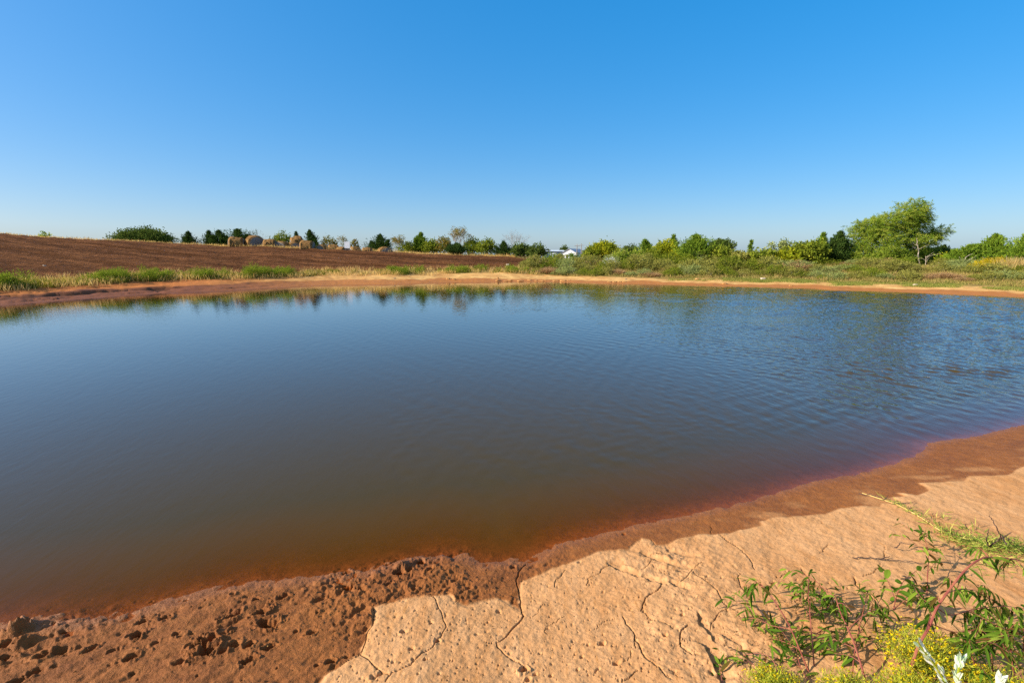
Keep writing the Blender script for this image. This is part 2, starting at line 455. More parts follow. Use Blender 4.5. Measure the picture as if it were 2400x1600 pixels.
# near sheet -----------------------------------------------------------
def near_ground():
    fine = np.arange(-55, 55.001, .07)
    th = np.radians(np.concatenate([np.arange(-180, -55, 1.6), fine, np.arange(56.5, 179, 1.6)]))
    phi = np.radians(np.arange(46.5, 8.2, -.075))
    rr = np.concatenate([np.linspace(.15, 1.55, 26), 1.66 / np.tan(phi)])
    rr = np.concatenate([rr, np.linspace(rr[-1] + .08, 13.0, 14)])
    rr = rr[rr <= 13.0]; rr.sort()
    RR, TH = np.meshgrid(rr, th, indexing='ij')
    x = (RR * np.sin(TH)).ravel(); y = (RR * np.cos(TH)).ravel()
    nr, nc = RR.shape
    z = height(x, y)
    sd = -poly_sd(POND, x, y)
    warpx = x + .012 * fbm(x * 14, y * 14, 3, 40) ; warpy = y + .012 * fbm(x * 14, y * 14, 3, 45)
    nearm = (np.hypot(x, y) < 12.5)
    dd = np.full(x.shape, -1.0); dd[nearm] = poly_sd(DRY, warpx[nearm], warpy[nearm])
    dd = np.where(sd < .02, np.minimum(dd, -.05), dd)
    dry = sstep(-.012, .012, dd)
    # sparse dried patches in the wet band
    patch = sstep(.52, .72, fbm(x * 3.2, y * 7, 4, 60) * .5 + .5) * sstep(-.35, -.05, dd) * (1 - dry) * sstep(.5, 2.5, x)
    dry = np.maximum(dry, patch * .55)
    wet = 1 - dry
    rough = wet * sstep(.55, -.15, x) * sstep(-.25, .05, sd)
    ca, sa = math.cos(math.radians(52)), math.sin(math.radians(52))
    u, v = x * sa + y * ca, x * ca - y * sa                      # u: along the streaks
    n1 = fbm(u * 5, v * 11, 4, 71); n2 = fbm(x * 28, y * 28, 3, 77)
    rid = 1 - np.abs(fbm(u * 9, v * 20, 3, 81)) * 2
    amp = .72 + .75 * sstep(-.15, .45, fbm(x * 2.1, y * 2.1, 3, 88))
    dz = rough * (amp * (.016 * n1 + .006 * rid) + (amp - .35) * (.011 * n2 + .010 * np.maximum(fbm(x * 55, y * 55, 2, 90), 0)) - (amp - .3) * .022 * np.maximum(fbm(u * 13, v * 24, 3, 91) - .18, 0) * 2)
    dz += (wet * (1 - rough)) * (.004 * fbm(x * 9, y * 9, 3, 93) + .0022 * fbm(x * 45, y * 45, 2, 94)) * sstep(-.5, .1, sd)
    dz += dry * (.006 * fbm(u * 1.3, v * 6, 4, 95) + .0042 * fbm(u * 9, v * 26, 3, 97) + .0028 * fbm(x * 50, y * 50, 2, 98) + .012 * fbm(x * 1.4, y * 1.4, 3, 99))
    # bed of the pond: low humps showing through the shallows
    dz += sstep(.02, -.12, sd) * (.014 * fbm(u * 4, v * 9, 3, 101))
    # the crust is a little higher than the mud beside it
    dz += .006 * dry * sstep(0, .03, dd)
    # rough broken ground among the wheel ruts and by the plants
    bx, by = hit(1570, 1320); rg2 = np.exp(-((x - bx) ** 2 + (y - by) ** 2) / .12) * dry
    bx, by = hit(1690, 1530); rg2 += np.exp(-((x - bx) ** 2 + (y - by) ** 2) / .10) * dry
    dz += rg2 * (.016 * fbm(u * 5, v * 14, 4, 103) + .008 * fbm(x * 30, y * 30, 3, 105))
    crack = np.zeros_like(x)
    RRr, THr = rr, th
    def window(xs, ys, pad):
        r = np.hypot(xs, ys); t = np.arctan2(xs, ys)
        i0, i1 = np.searchsorted(RRr, [r.min() - pad, r.max() + pad])
        tp = pad / max(r.min(), .3)
        j0, j1 = np.searchsorted(THr, [t.min() - tp, t.max() + tp])
        if i1 <= i0 or j1 <= j0: return None
        return (np.arange(i0, i1)[:, None] * nc + np.arange(j0, j1)[None, :]).ravel()
    for pts, hw, dep in [(p, h * .42, d * .6) for p, h, d in CRACKS] + [(p, max(h * .8, .01), d * .5) for p, h, d in RUTS]:
        W = np.array([hit(*p) for p in pts])
        if hw < .01:    # jagged in-between points
            W2 = [W[0]]
            for a, b in zip(W[:-1], W[1:]):
                k = max(2, int(np.hypot(*(b - a)) / .035))
                for s in range(1, k + 1):
                    W2.append(a + (b - a) * s / k + (R.normal(size=2) * .0045 if s < k else 0))
            W = np.array(W2)
        for a, b in zip(W[:-1], W[1:]):
            ids = window(np.array([a[0], b[0]]), np.array([a[1], b[1]]), .05 if hw < .01 else .16)
            if ids is None: continue
            d = line_dist([a, b], x[ids], y[ids])
            big = hw >= .01
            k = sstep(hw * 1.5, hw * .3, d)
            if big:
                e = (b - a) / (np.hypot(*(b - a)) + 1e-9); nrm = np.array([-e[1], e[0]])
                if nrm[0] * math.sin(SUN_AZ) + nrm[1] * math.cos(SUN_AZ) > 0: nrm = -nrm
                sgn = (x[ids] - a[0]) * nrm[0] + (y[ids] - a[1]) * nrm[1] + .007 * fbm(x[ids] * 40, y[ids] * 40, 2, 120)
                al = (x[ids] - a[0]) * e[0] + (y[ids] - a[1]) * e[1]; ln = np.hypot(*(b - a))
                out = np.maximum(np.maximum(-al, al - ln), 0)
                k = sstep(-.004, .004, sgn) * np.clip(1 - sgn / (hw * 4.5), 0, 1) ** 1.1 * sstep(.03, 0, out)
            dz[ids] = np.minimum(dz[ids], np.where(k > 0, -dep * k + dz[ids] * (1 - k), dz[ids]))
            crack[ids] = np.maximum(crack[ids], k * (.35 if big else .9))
    for (px, py), r, dep in PITS:
        X, Y = hit(px, py)
        ids = window(np.array([X]), np.array([Y]), r * 3)
        if ids is None: continue
        ex = (x[ids] - X) * sa + (y[ids] - Y) * ca; ey = (x[ids] - X) * ca - (y[ids] - Y) * sa
        d = np.hypot(ex / 1.35, ey) / (r * .85) * (1 + .7 * fbm(x[ids] * 38, y[ids] * 38, 3, 130))
        k = sstep(1.15, .35, d); rim = np.exp(-((d - 1.4) / .3) ** 2)
        dz[ids] += -dep * k + .16 * dep * rim * (r > .012)
    # the one big clod at the water's edge
    for px, py, r, hh in ((52, 1474, .05, .05), (25, 1490, .06, .03), (58, 1506, .05, .02), (940, 1330, .05, .022), (1046, 1312, .05, .016), (880, 1352, .04, .014)):
        X, Y = hit(px, py); ids = window(np.array([X]), np.array([Y]), r * 2)
        if ids is None: continue
        d = np.hypot(x[ids] - X, y[ids] - Y) / r * (1 + .4 * fbm(x[ids] * 25, y[ids] * 25, 2, 140))
        dz[ids] += hh * sstep(1.1, .45, d)
    z = z + dz
    damp = wet * (.55 + .45 * sstep(.12, .0, sd))
    attrs = dict(dry=dry, damp=damp, crack=crack, field=0 * x, farbank=0 * x, farwet=0 * x, redbank=0 * x, scrub=0 * x, crumble=np.maximum(.62 * rough, .3 * wet))
    V = np.stack([x, y, z], 1)
    q = grid_faces(nr, nc)
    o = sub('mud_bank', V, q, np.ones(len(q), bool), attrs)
    tag(o, None, None, None, 'structure')
near_ground()

# far sheet ------------------------------------------------------------
def far_ground():
    th = np.radians(np.concatenate([np.arange(-180, -58, 2.0), np.arange(-58, 58.001, .12), np.arange(60, 179, 2.0)]))
    rr = np.concatenate([np.linspace(12.6, 22, 24), np.arange(22.3, 86, .2), 86 * (5000 / 86) ** np.linspace(.02, 1, 56)])
    RR, TH = np.meshgrid(rr, th, indexing='ij')
    x = (RR * np.sin(TH)).ravel(); y = (RR * np.cos(TH)).ravel(); nr, nc = RR.shape
    z = height(x, y); sd = -poly_sd(POND, x, y); c = colof(x, y); c = np.where(y < 1, np.where(x < 0, -600, 3000), c)
    dc = np.interp(c, _cx, _cd)
    e = sd + .7 * fbm(x * .35, y * .35, 3, 201)
    left = sstep(1262, 1235, c + 9 * fbm(x * .5, y * .5, 3, 204) - (sd - 6) * 1.6)
    field = sstep(5.4, 6.2, e) * left * sstep(dc + 3.5, dc + 1.5, sd)
    bankw = np.where(c < 1230, 4.3, np.interp(c, [1230, 1500, 2400], [4.3, 3.2, 2.6]))
    scrub = sstep(bankw - .3, bankw + .6, e) * (1 - field)
    farbank = np.ones_like(x)
    red = sstep(820, 420, c + 60 * fbm(x * .3, y * .3, 2, 207))
    wetw = np.interp(c, [0, 400, 900, 1200, 2400], [2.2, 2.2, 1.9, 1.5, 1.3])
    farwet = sstep(wetw + .15, wetw - .15, sd + .5 * fbm(x * .8, y * .8, 3, 209)) * sstep(-2, -1, sd)
    farwet = np.maximum(farwet, (sd < 0) * 1.0)
    # small ledges and clods on the bank, furrows and clods in the field
    fu = y * .97 + x * .24
    dz = field * (.06 * np.sin(fu * 5.4 + 1.2 * fbm(x * .3, y * .3, 2, 211)) + .06 * fbm(x * 2.2, y * 3.5, 3, 213) - .22 * sstep(.72, .92, vn(x * .03 + 3, fu * .55, 215)))
    fur = field * np.clip(sstep(.68, .86, vn(x * .03 + 3, fu * .55, 215)) + .6 * sstep(.62, .85, vn(x * .06 + 9, fu * 1.25, 216)) + .5 * sstep(.1, .5, fbm(x * .5, y * .8, 3, 218)), 0, 1)
    led = (sd > .3) * (sd < 4.5) * (1 - field)
    dz += led * (.05 * fbm(x * 1.1, y * 2.2, 4, 217) + .035 * np.maximum(fbm(x * 3, y * 4, 2, 219), 0))
    bl = sstep(560, 300, c) * np.exp(-((sd - 1.5 - .35 * fbm(x * .5, y * .5, 3, 221)) / .25) ** 2)
    dz -= .10 * bl
    lg = sstep(.10, .32, fbm(c / 75., sd * 2.6 + .4 * fbm(c / 30., sd, 2, 225), 4, 227)) * sstep(700, 420, c) * sstep(.25, .7, sd) * sstep(3.6, 2.4, sd)
    dz -= .09 * lg
    bl = np.maximum(bl, lg)
    dz += scrub * .08 * fbm(x * .8, y * .8, 3, 223) * (np.hypot(x, y) < 90)
    V = np.stack([x, y, z + dz], 1); q = grid_faces(nr, nc)
    attrs = dict(dry=0 * x, damp=.5 * farwet, crack=np.maximum(.6 * bl, .75 * fur), field=field, farbank=farbank, farwet=farwet, redbank=red, scrub=scrub, crumble=0 * x)
    fc = field[q].mean(1) > .5
    inner = (sd[q].max(1) < bankw[q].mean(1) + .3)
    tag(sub('ploughed_field', V, q, fc, attrs), None, None, None, 'structure')
    tag(sub('pond_shore', V, q, inner & ~fc, attrs), None, None, None, 'structure')
    tag(sub('ground', V, q, ~inner & ~fc, attrs), None, None, None, 'structure')
far_ground()

# ------------------------------------------------------------------ water
def water():
    m, N, Lk, out = nodes('pond_water')
    tc = N('ShaderNodeTexCoord'); P = tc.outputs['Object']
    dep = N('ShaderNodeAttribute', attribute_name='depth').outputs['Fac']
    wind = N('ShaderNodeAttribute', attribute_name='wind').outputs['Fac']
    def M(op, a, b=0.0):
        x = N('ShaderNodeMath', operation=op)
        for s, c in ((0, a), (1, b)):
            if isinstance(c, (int, float)): x.inputs[s].default_value = c
            else: Lk(c, x.inputs[s])
        return x.outputs[0]
    def rip(scale, stretch, rot, detail=2, dist=.3):
        mp = N('ShaderNodeMapping', vector_type='TEXTURE'); mp.inputs['Rotation'].default_value = (0, 0, math.radians(rot)); mp.inputs['Scale'].default_value = (1, stretch, 1)
        Lk(P, mp.inputs['Vector'])
        n = N('ShaderNodeTexNoise'); n.inputs['Scale'].default_value = scale; n.inputs['Detail'].default_value = detail
        n.inputs['Distortion'].default_value = dist; Lk(mp.outputs[0], n.inputs['Vector']); return n.outputs[0]
    h = M('ADD', M('MULTIPLY', rip(13, 3.4, 12), .55), M('ADD', M('MULTIPLY', rip(5.5, 2.6, 22), .55), M('MULTIPLY', rip(26, 3.0, -6), .22)))
    b1 = N('ShaderNodeBump'); b1.inputs['Distance'].default_value = .05
    Lk(wind, b1.inputs['Strength']); Lk(h, b1.inputs['Height'])
    # murky body colour, clear only where shallow
    tr = M('POWER', 2.718, M('MULTIPLY', dep, -18.0))
    nz = N('ShaderNodeTexNoise'); nz.inputs['Scale'].default_value = .25; Lk(P, nz.inputs['Vector'])
    shal = N('ShaderNodeMapRange'); shal.inputs[1].default_value = .01; shal.inputs[2].default_value = .17; Lk(dep, shal.inputs[0])
    body = N('ShaderNodeMix', data_type='RGBA'); body.inputs[6].default_value = (.105, .044, .007, 1); body.inputs[7].default_value = (.058, .0405, .0135, 1)
    Lk(shal.outputs[0], body.inputs[0])
    df = N('ShaderNodeBsdfDiffuse'); Lk(body.outputs[2], df.inputs[0])
    tp = N('ShaderNodeBsdfTransparent'); tp.inputs[0].default_value = (.92, .76, .60, 1)
    mx = N('ShaderNodeMixShader'); Lk(tr, mx.inputs[0]); Lk(df.outputs[0], mx.inputs[1]); Lk(tp.outputs[0], mx.inputs[2])
    gl = N('ShaderNodeBsdfGlossy'); gl.inputs['Roughness'].default_value = .03; Lk(b1.outputs[0], gl.inputs['Normal'])
    ge = N('ShaderNodeNewGeometry'); io = N('ShaderNodeMapRange'); io.inputs[3].default_value = 1.42; io.inputs[4].default_value = 1 / 1.42; Lk(ge.outputs['Backfacing'], io.inputs[0])
    fr = N('ShaderNodeFresnel'); Lk(io.outputs[0], fr.inputs[0]); Lk(b1.outputs[0], fr.inputs['Normal'])
    fq = M('MAXIMUM', M('MULTIPLY', M('SUBTRACT', fr.outputs[0], .066), 1.6), 0.0)      # reflections as cut by a polarising filter
    m2 = N('ShaderNodeMixShader'); Lk(fq, m2.inputs[0]); Lk(mx.outputs[0], m2.inputs[1]); Lk(gl.outputs[0], m2.inputs[2])
    Lk(m2.outputs[0], out.inputs[0])
    th = np.radians(np.concatenate([np.arange(-88, -62, 1.), np.arange(-62, 62.001, .15), np.arange(63, 88.5, 1.)]))
    rr = np.concatenate([np.arange(.8, 6, .03), np.arange(6, 37, .06)])
    RR, TH = np.meshgrid(rr, th, indexing='ij'); x = (RR * np.sin(TH)).ravel(); y = (RR * np.cos(TH)).ravel()
    sd = -poly_sd(POND, x, y)
    q = grid_faces(*RR.shape, wrap=False)
    keep = sd[q].min(1) < .5
    f = q[keep]; u, inv = np.unique(f, return_inverse=True); x, y, sd = x[u], y[u], sd[u]
    depth = np.maximum(-height(x, y), 0)
    c = colof(x, y); r = np.hypot(x, y)
    gust = fbm(x * .22, y * .35, 3, 301)
    wind = .035 + .035 * sstep(600, 1000, c) + .30 * sstep(900, 2000, c + 260 * gust) * sstep(3.5, 10, r + 2 * gust) + .62 * sstep(1400, 2300, c + 150 * gust) * sstep(4, 11, r)
    wind = wind * (.25 + .75 * sstep(.0, 1.5, -sd)) * np.where(c < 900, .35 + .65 * sstep(-2, -9, sd), 1)
    wx = x + .10 * fbm(x * 1.1, y * 1.1, 2, 310); wy = y + .10 * fbm(x * 1.1, y * 1.1, 2, 314)
    eta = np.zeros_like(x); rg = np.random.default_rng(4)
    for k in range(22):
        lam = .13 * (1.05 ** k); an = rg.normal() * .75 + .15; kx, ky = math.cos(an), math.sin(an)
        eta += lam * .0115 * np.sin(2 * math.pi / lam * (wx * kx + wy * ky) + rg.random() * 6.28) * np.clip(.5 + fbm(x * .9 + k * 7, y * .9, 1, 330 + k) * 1.2, 0, 1.4)
    res = np.where(r < 6, .03, .06)
    eta *= wind * 1.0
    wind = np.clip(wind * .55, .06, .6)
    me = make_mesh('water', np.stack([x, y, eta], 1), inv.reshape(-1, 4), np.zeros((0, 3), np.int64), dict(depth=depth, wind=wind), True)
    tag(link('water', me, m), None, None, None, 'structure')
water()

# ------------------------------------------------------------------ plant materials
BARK = rough_mat('bark', (.14, .105, .075), (.25, .20, .15), 8, .6)
PALEBARK = rough_mat('pale_bark', (.30, .24, .18), (.46, .39, .31), 8, .5)
GREYTWIG = rough_mat('grey_twig', (.20, .165, .135), (.34, .29, .25), 8, .3)
REDSTEM = rough_mat('red_stem', (.20, .045, .035), (.30, .10, .055), 20, .1, .55)
DARKTWIG = rough_mat('dark_twig', (.05, .03, .025), (.13, .085, .06), 25, .3)
L_WILLOW = leaf_mat('willow_leaf', [(.05, .10, .014), (.11, .175, .024), (.185, .235, .045), (.28, .26, .085)], .42)
L_CEDAR = leaf_mat('cedar_leaf', [(.030, .066, .010), (.078, .138, .018), (.15, .21, .03)], .32)
L_DARKCEDAR = leaf_mat('dark_cedar_leaf', [(.018, .042, .014), (.036, .075, .020), (.07, .11, .032)], .25, gain=1.25)
L_YELLOW = leaf_mat('yellow_green_leaf', [(.07, .105, .010), (.15, .185, .014), (.27, .27, .022)], .4)
L_BROAD = leaf_mat('broad_leaf', [(.040, .070, .012), (.098, .135, .018), (.18, .205, .03)], .38)
L_OAK = leaf_mat('oak_leaf', [(.025, .048, .014), (.05, .08, .02), (.085, .115, .03)], .3)
L_RUST = leaf_mat('rusty_leaf', [(.05, .075, .015), (.11, .11, .025), (.20, .13, .04)], .35)
L_OLIVE = leaf_mat('olive_scrub', [(.07, .085, .028), (.15, .165, .05), (.25, .245, .08)], .38)
L_SAGE = leaf_mat('sage_scrub', [(.08, .11, .05), (.155, .20, .085), (.26, .30, .14)], .38)
L_DEAD = leaf_mat('dead_weed', [(.12, .082, .050), (.21, .145, .092), (.31, .225, .15)], .35)
L_GOLD = leaf_mat('golden_scrub', [(.12, .12, .012), (.25, .22, .015), (.40, .32, .02)], .35)
L_WHITE = leaf_mat('white_bloom', [(.30, .33, .26), (.50, .52, .44), (.68, .68, .60)], .3, gain=1.0, blue=1.0)
L_GRASS = leaf_mat('bank_grass', [(.06, .078, .014), (.12, .132, .022), (.21, .185, .04), (.32, .21, .09)], .4)
L_SHORT = leaf_mat('verge_grass', [(.07, .10, .028), (.13, .165, .045), (.25, .23, .09)], .35)
L_DRYGR = leaf_mat('dry_grass', [(.20, .14, .06), (.36, .26, .12), (.50, .39, .20)], .35)
L_WEED = leaf_mat('weed_leaf', [(.10, .055, .025), (.035, .085, .012), (.06, .13, .018), (.09, .17, .022), (.15, .24, .035), (.22, .30, .06)], .42, gain=1.25)
L_BLOOM = leaf_mat('yellow_bloom', [(.50, .38, .008), (.68, .55, .012), (.78, .68, .03)], .3, gain=1.0)
L_STALK = leaf_mat('green_stalk', [(.10, .14, .02), (.20, .25, .03), (.33, .35, .05)], .35)
L_BRACT = leaf_mat('white_bract', [(.16, .34, .10), (.50, .64, .40), (.78, .82, .68), (.85, .87, .78)], .35, gain=1.0, blue=1.0)
L_RUNNER = leaf_mat('runner_grass', [(.06, .115, .02), (.13, .20, .04), (.32, .30, .11)], .35)

def unit(n):
    v = R.normal(size=(n, 3)); return v / np.linalg.norm(v, axis=1)[:, None]

def cloud(mb, lobes, dens, L, W, per=9, up=.25, droop=0., shell=.55, spread=.16, sprig=0.):
    """leaf clusters through ellipsoid lobes [(centre, radii)]"""
    for c, r in lobes:
        c = np.asarray(c, float); r = np.asarray(r, float)
        n = max(5, int(dens * (r[0] * r[1] + r[0] * r[2] + r[1] * r[2]) * 4))
        u = unit(n); rad = shell + (1 - shell) * R.random(n) ** .6
        bump = 1 + .22 * np.sin(u[:, 0] * 7 + c[0]) * np.sin(u[:, 2] * 8 + c[1]) + .12 * R.normal(size=n)
        p = c + u * r * (rad * bump)[:, None]
        k = np.repeat(np.arange(n), per)
        sp = spread * np.cbrt(r.prod())
        pp = p[k] + R.normal(size=(n * per, 3)) * sp
        if sprig: pp += (u[k] * .5 + np.array([0, 0, .6])) * (R.random(n * per) * sprig * np.cbrt(r.prod()))[:, None]
        d = u[k] * .6 + R.normal(size=(n * per, 3)) * .7 + np.array([0, 0, up - droop])
        ct = R.random(n)[k] * .55 + R.random(n * per) * .45
        mb.leaves(pp, d, L * R.uniform(.6, 1.3, n * per), W * R.uniform(.7, 1.2, n * per), ct)

def limb(mb, a, b, r0, r1, wob=.06, n=7, sides=6):
    a = np.asarray(a, float); b = np.asarray(b, float); t = np.linspace(0, 1, n)[:, None]
    L = np.linalg.norm(b - a); o = R.normal(size=(n, 3)) * wob * L; o[0] = o[-1] = 0
    o = o * np.sin(t * math.pi)
    mb.tube(a + (b - a) * t + o, r0 + (r1 - r0) * t[:, 0], sides)

def spot(px, Y, dz=0):
    x = (px - 1200) * (Y * CP) / F          # good to a few cm for far points
    return np.array([x, Y, hz(x, Y) - .03 + dz])

def broad(name, label, px, ytop, half, Y, mat, bark=BARK, lobes=9, L=.22, W=.13, dens=5., group=None, squat=.55, cat='tree', low=.12, per=9, sprig=0., wz=1.0):
    b = spot(px, Y); top = at(px, ytop, Y)[2]; h = top - b[2]; w = half * Y / 1150
    t = thing(name, b, label, cat, group)
    mb, tb = MB(), MB(); LB = []
    for k in range(lobes):
        a = k * 2.4 + R.random() * .6; f = math.sqrt((k + .3) / lobes)
        rr = w * (.42 - .10 * f) * R.uniform(.85, 1.2); rz = rr * squat * 1.3 * wz
        zmax = h - rz * .9
        cz = low * h + rz + (zmax - low * h - rz) * (1 - f * .75) * R.uniform(.8, 1.05)
        cx, cy = math.cos(a) * (w - rr) * f, math.sin(a) * (w - rr) * f * .9
        LB.append(((cx, cy, cz), (rr, rr, rz)))
    LB.append(((0, 0, low * h + (h - low * h) * .45), (w * .55, w * .55, (h - low * h) * .42)))
    cloud(mb, LB, dens, L, W, per=per, sprig=sprig)
    fork = np.array([0, 0, max(.25, low * h * 1.4)])
    limb(tb, (0, 0, 0), fork, max(.05, h * .025), max(.04, h * .02))
    for (c, r) in LB[:7]: limb(tb, fork, np.array(c), max(.03, h * .013), .012)
    tb.build('trunk', bark, t); mb.build('crown', mat, t)
    return t

def cedar(name, label, px, ytop, half, Y, mat=L_CEDAR, group=None, tips=3, dens=1., loose=1., L=.17, W=.06, low=.04):
    b = spot(px, Y); h = at(px, ytop, Y)[2] - b[2]; w = half * Y / 1150
    t = thing(name, b, label, 'cedar tree', group)
    mb, tb = MB(), MB()
    lead = [(0., 0., h, w)]
    for k in range(tips - 1):
        a = R.random() * 6.28; f = R.uniform(.30, .6)
        lead.append((math.cos(a) * w * f, math.sin(a) * w * f, h * (1 - .55 * f) * R.uniform(.85, 1.12), w * R.uniform(.4, .6)))
    for lx, ly, lh, lw in lead:
        limb(tb, (lx * .15, ly * .15, 0), (lx, ly, lh * .96), max(.03, lh * .02), .008, .02, 8)
        n = int(105 * dens * max(lh * lw * 1.3, .5) ** .8)
        f = R.random(n) ** 1.25
        zz = lh * (low + (1 - low) * f)
        rad = lw * np.minimum((1 - f) ** .95 * 1.05, .70 + 1.2 * f) * np.where(R.random(n) < .3, R.uniform(1., 1.55, n), R.uniform(.35, .9, n)) + .02
        a = R.random(n) * 6.283
        tip = np.stack([lx * (.4 + .6 * f) + np.cos(a) * rad, ly * (.4 + .6 * f) + np.sin(a) * rad, zz + rad * .42 * loose], 1)
        base = np.stack([lx * f, ly * f, np.maximum(zz - rad * .45, .05)], 1)
        per = 13; k = np.repeat(np.arange(n), per); s = R.random(n * per) ** .6
        dirn = (tip - base) / (np.linalg.norm(tip - base, axis=1)[:, None] + 1e-6)
        pp = base[k] + (tip - base)[k] * s[:, None] + R.normal(size=(n * per, 3)) * (.025 + .07 * min(lw, 1.2) * (1 - s))[:, None]
        d = dirn[k] * .9 + R.normal(size=(n * per, 3)) * .45 + np.array([0, 0, .55])
        mb.leaves(pp, d, L * R.uniform(.6, 1.4, n * per), W * R.uniform(.7, 1.3, n * per), R.random(n)[k] * .5 + R.random(n * per) * .5)
        # feathery leader
        m = int(40 + 12 * lh); s = R.random(m)
        pp = np.stack([np.full(m, lx), np.full(m, ly), lh * (.80 + .20 * s)], 1) + R.normal(size=(m, 3)) * (.10 * (1 - s) * min(lw, 1.) + .012)[:, None]
        d = R.normal(size=(m, 3)) * .4 + np.array([0, 0, 1.])
        mb.leaves(pp, d, L * R.uniform(.7, 1.3, m), W * 1.0, R.random(m))
    tb.build('trunk', BARK, t); mb.build('crown', mat, t)
    return t

def bare(name, label, px, ytop, half, Y, mat=GREYTWIG, depth=5, stems=3, group=None, leaf=None, cat='bare tree', thick=1.):
    b = spot(px, Y); h = at(px, ytop, Y)[2] - b[2]; w = half * Y / 1150
    t = thing(name, b, label, cat, group); tb = MB(); tips = []
    def grow(p, d, l, r, k):
        d = d / np.linalg.norm(d); q = p + d * l
        mid = p + d * l * .5 + R.normal(size=3) * l * .05
        tb.tube([p, mid, q], [r, r * .85, r * .7], 4 if k < depth - 1 else 5)
        if k == 0: tips.append(q); return
        for j in range(2 if R.random() < .6 else 3):
            nd = d + R.normal(size=3) * .42 * np.array([1, 1, .6]); nd[2] = max(nd[2], .15) + .08
            grow(q, nd, l * R.uniform(.62, .86), r * .66, k - 1)
    for s in range(stems):
        a = s * 2.2 + R.random(); tilt = .38 * w / max(h, .1) * 2
        grow(np.array([math.cos(a) * .05, math.sin(a) * .05, 0.]), np.array([math.cos(a) * tilt, math.sin(a) * tilt, 1.]), h * .27, .035 * thick * h / 4, depth)
    V = np.concatenate(tb.v); sx = w / max(np.abs(V[:, 0]).max(), .01); sz = h / V[:, 2].max()
    tb.v = [v * np.array([sx, sx, sz]) for v in tb.v]
    tb.build('branches', mat, t)
    if leaf:
        mb = MB(); T = np.array(tips) * np.array([sx, sx, sz]); n = len(T); k = np.repeat(np.arange(n), 3)
        mb.leaves(T[k] + R.normal(size=(len(k), 3)) * .12, R.normal(size=(len(k), 3)), .14, .09, R.random(len(k)))
        mb.build('leaves', leaf, t)
    return t

# ------------------------------------------------------------------ skyline on the left, behind the field
broad('round_bush', 'small light green bush just peeping over the ploughed crest, farthest left', 110, 541, 26, 62, L_WILLOW, lobes=6, L=.2, W=.12, cat='bush', dens=6)
broad('spreading_tree', 'wide dark green spreading tree whose crown rises over the ploughed crest', 342, 535, 73, 70, L_OAK, lobes=15, L=.26, W=.16, dens=4.5, squat=.42, low=.2)
cedar('cedar', 'lone little cone shaped cedar on the crest beside the wide spreading tree', 447, 545, 26, 64, L_DARKCEDAR, tips=4)
cedar('cedar', 'slim dark cedar on the crest, left one of the pair before the bales', 495, 543, 25, 65, L_DARKCEDAR, tips=4)
cedar('cedar', 'broader dark cedar on the crest touching the first hay bale', 519, 541, 31, 65, L_DARKCEDAR, tips=5)
cedar('cedar', 'ragged cedar with leaning tips behind the largest hay bale', 562, 539, 46, 68, L_DARKCEDAR, tips=6, dens=.8, loose=1.6)
bare('bare_bush', 'hazy grey leafless bush behind the hay bale with the pale end', 602, 534, 27, 69, depth=6, stems=5, cat='bush', thick=.6)
broad('leafy_bush', 'round mid green bush behind the low middle hay bales', 663, 547, 31, 70, L_BROAD, lobes=8, cat='bush', dens=5, sprig=.5)
cedar('cedar', 'thin pointed cedar tip rising behind the stacked hay bale', 698, 545, 16, 70, L_DARKCEDAR, tips=1)
cedar('cedar', 'twin tipped narrow cedar behind the tawny bale beside the stack', 730, 541, 28, 68, L_DARKCEDAR, tips=5)
broad('leafy_bush', 'low olive bush between the narrow cedar and the white panel', 772, 556, 27, 70, L_RUST, lobes=6, cat='bush', dens=4, sprig=.6)
bare('thin_sapling', 'thin sapling with few leaves right behind the white panel', 806, 553, 12, 69, depth=4, stems=3, leaf=L_RUST, cat='sapling', thick=.7)
broad('small_tree', 'little tree with rusty green leaves right of the white panel', 832, 558, 17, 70, L_RUST, lobes=6, dens=4, sprig=.4, low=.25)
cedar('cedar', 'wide dark cedar behind the grey round bale near the end of the row', 893, 551, 39, 68, L_DARKCEDAR, tips=5)
bare('bare_bush', 'wispy leafless bush leaning right beside the grey bale', 927, 552, 22, 66, depth=5, stems=4, cat='bush', thick=.6, leaf=L_RUST)
broad('leafy_bush', 'low dark bush at the left end of the hedge above the field', 957, 569, 30, 66, L_BROAD, lobes=7, cat='bush', dens=6, sprig=.4)
cedar('cedar', 'tall pointed cedar near the left end of the hedge above the field', 988, 547, 31, 67, L_CEDAR, tips=4)
broad('leafy_bush', 'dense rounded dark bush right of the tall pointed cedar', 1012, 560, 31, 66, L_BROAD, lobes=9, cat='bush', dens=7)
broad('small_tree', 'olive tree with rust tinted top left of the tallest bare branches', 1042, 553, 28, 65, L_RUST, lobes=8, dens=4.5, sprig=.3)
bare('bare_tree', 'tall half dead tree with bare grey branches above the hedge', 1076, 532, 36, 66, depth=5, stems=4, leaf=L_RUST, thick=1.3)
broad('small_tree', 'rounded blue green tree right of the tall half dead tree', 1105, 556, 30, 66, L_BROAD, lobes=9, dens=5, wz=1.3)
broad('leafy_bush', 'bright green bush in the gap between the two bare trees', 1140, 560, 34, 64, L_BROAD, lobes=8, cat='bush', dens=6, sprig=.3)
cedar('cedar', 'short dark cedar at the foot of the vase shaped bare tree', 1180, 568, 28, 63, L_DARKCEDAR, tips=4)
bare('bare_tree', 'vase shaped bare tree with fine grey twigs near the end of the hedge', 1208, 536, 38, 64, depth=6, stems=5, thick=.8)
broad('leafy_bush', 'dark glossy bush under the vase shaped bare tree', 1220, 571, 38, 62, L_OAK, lobes=9, cat='bush', dens=6)
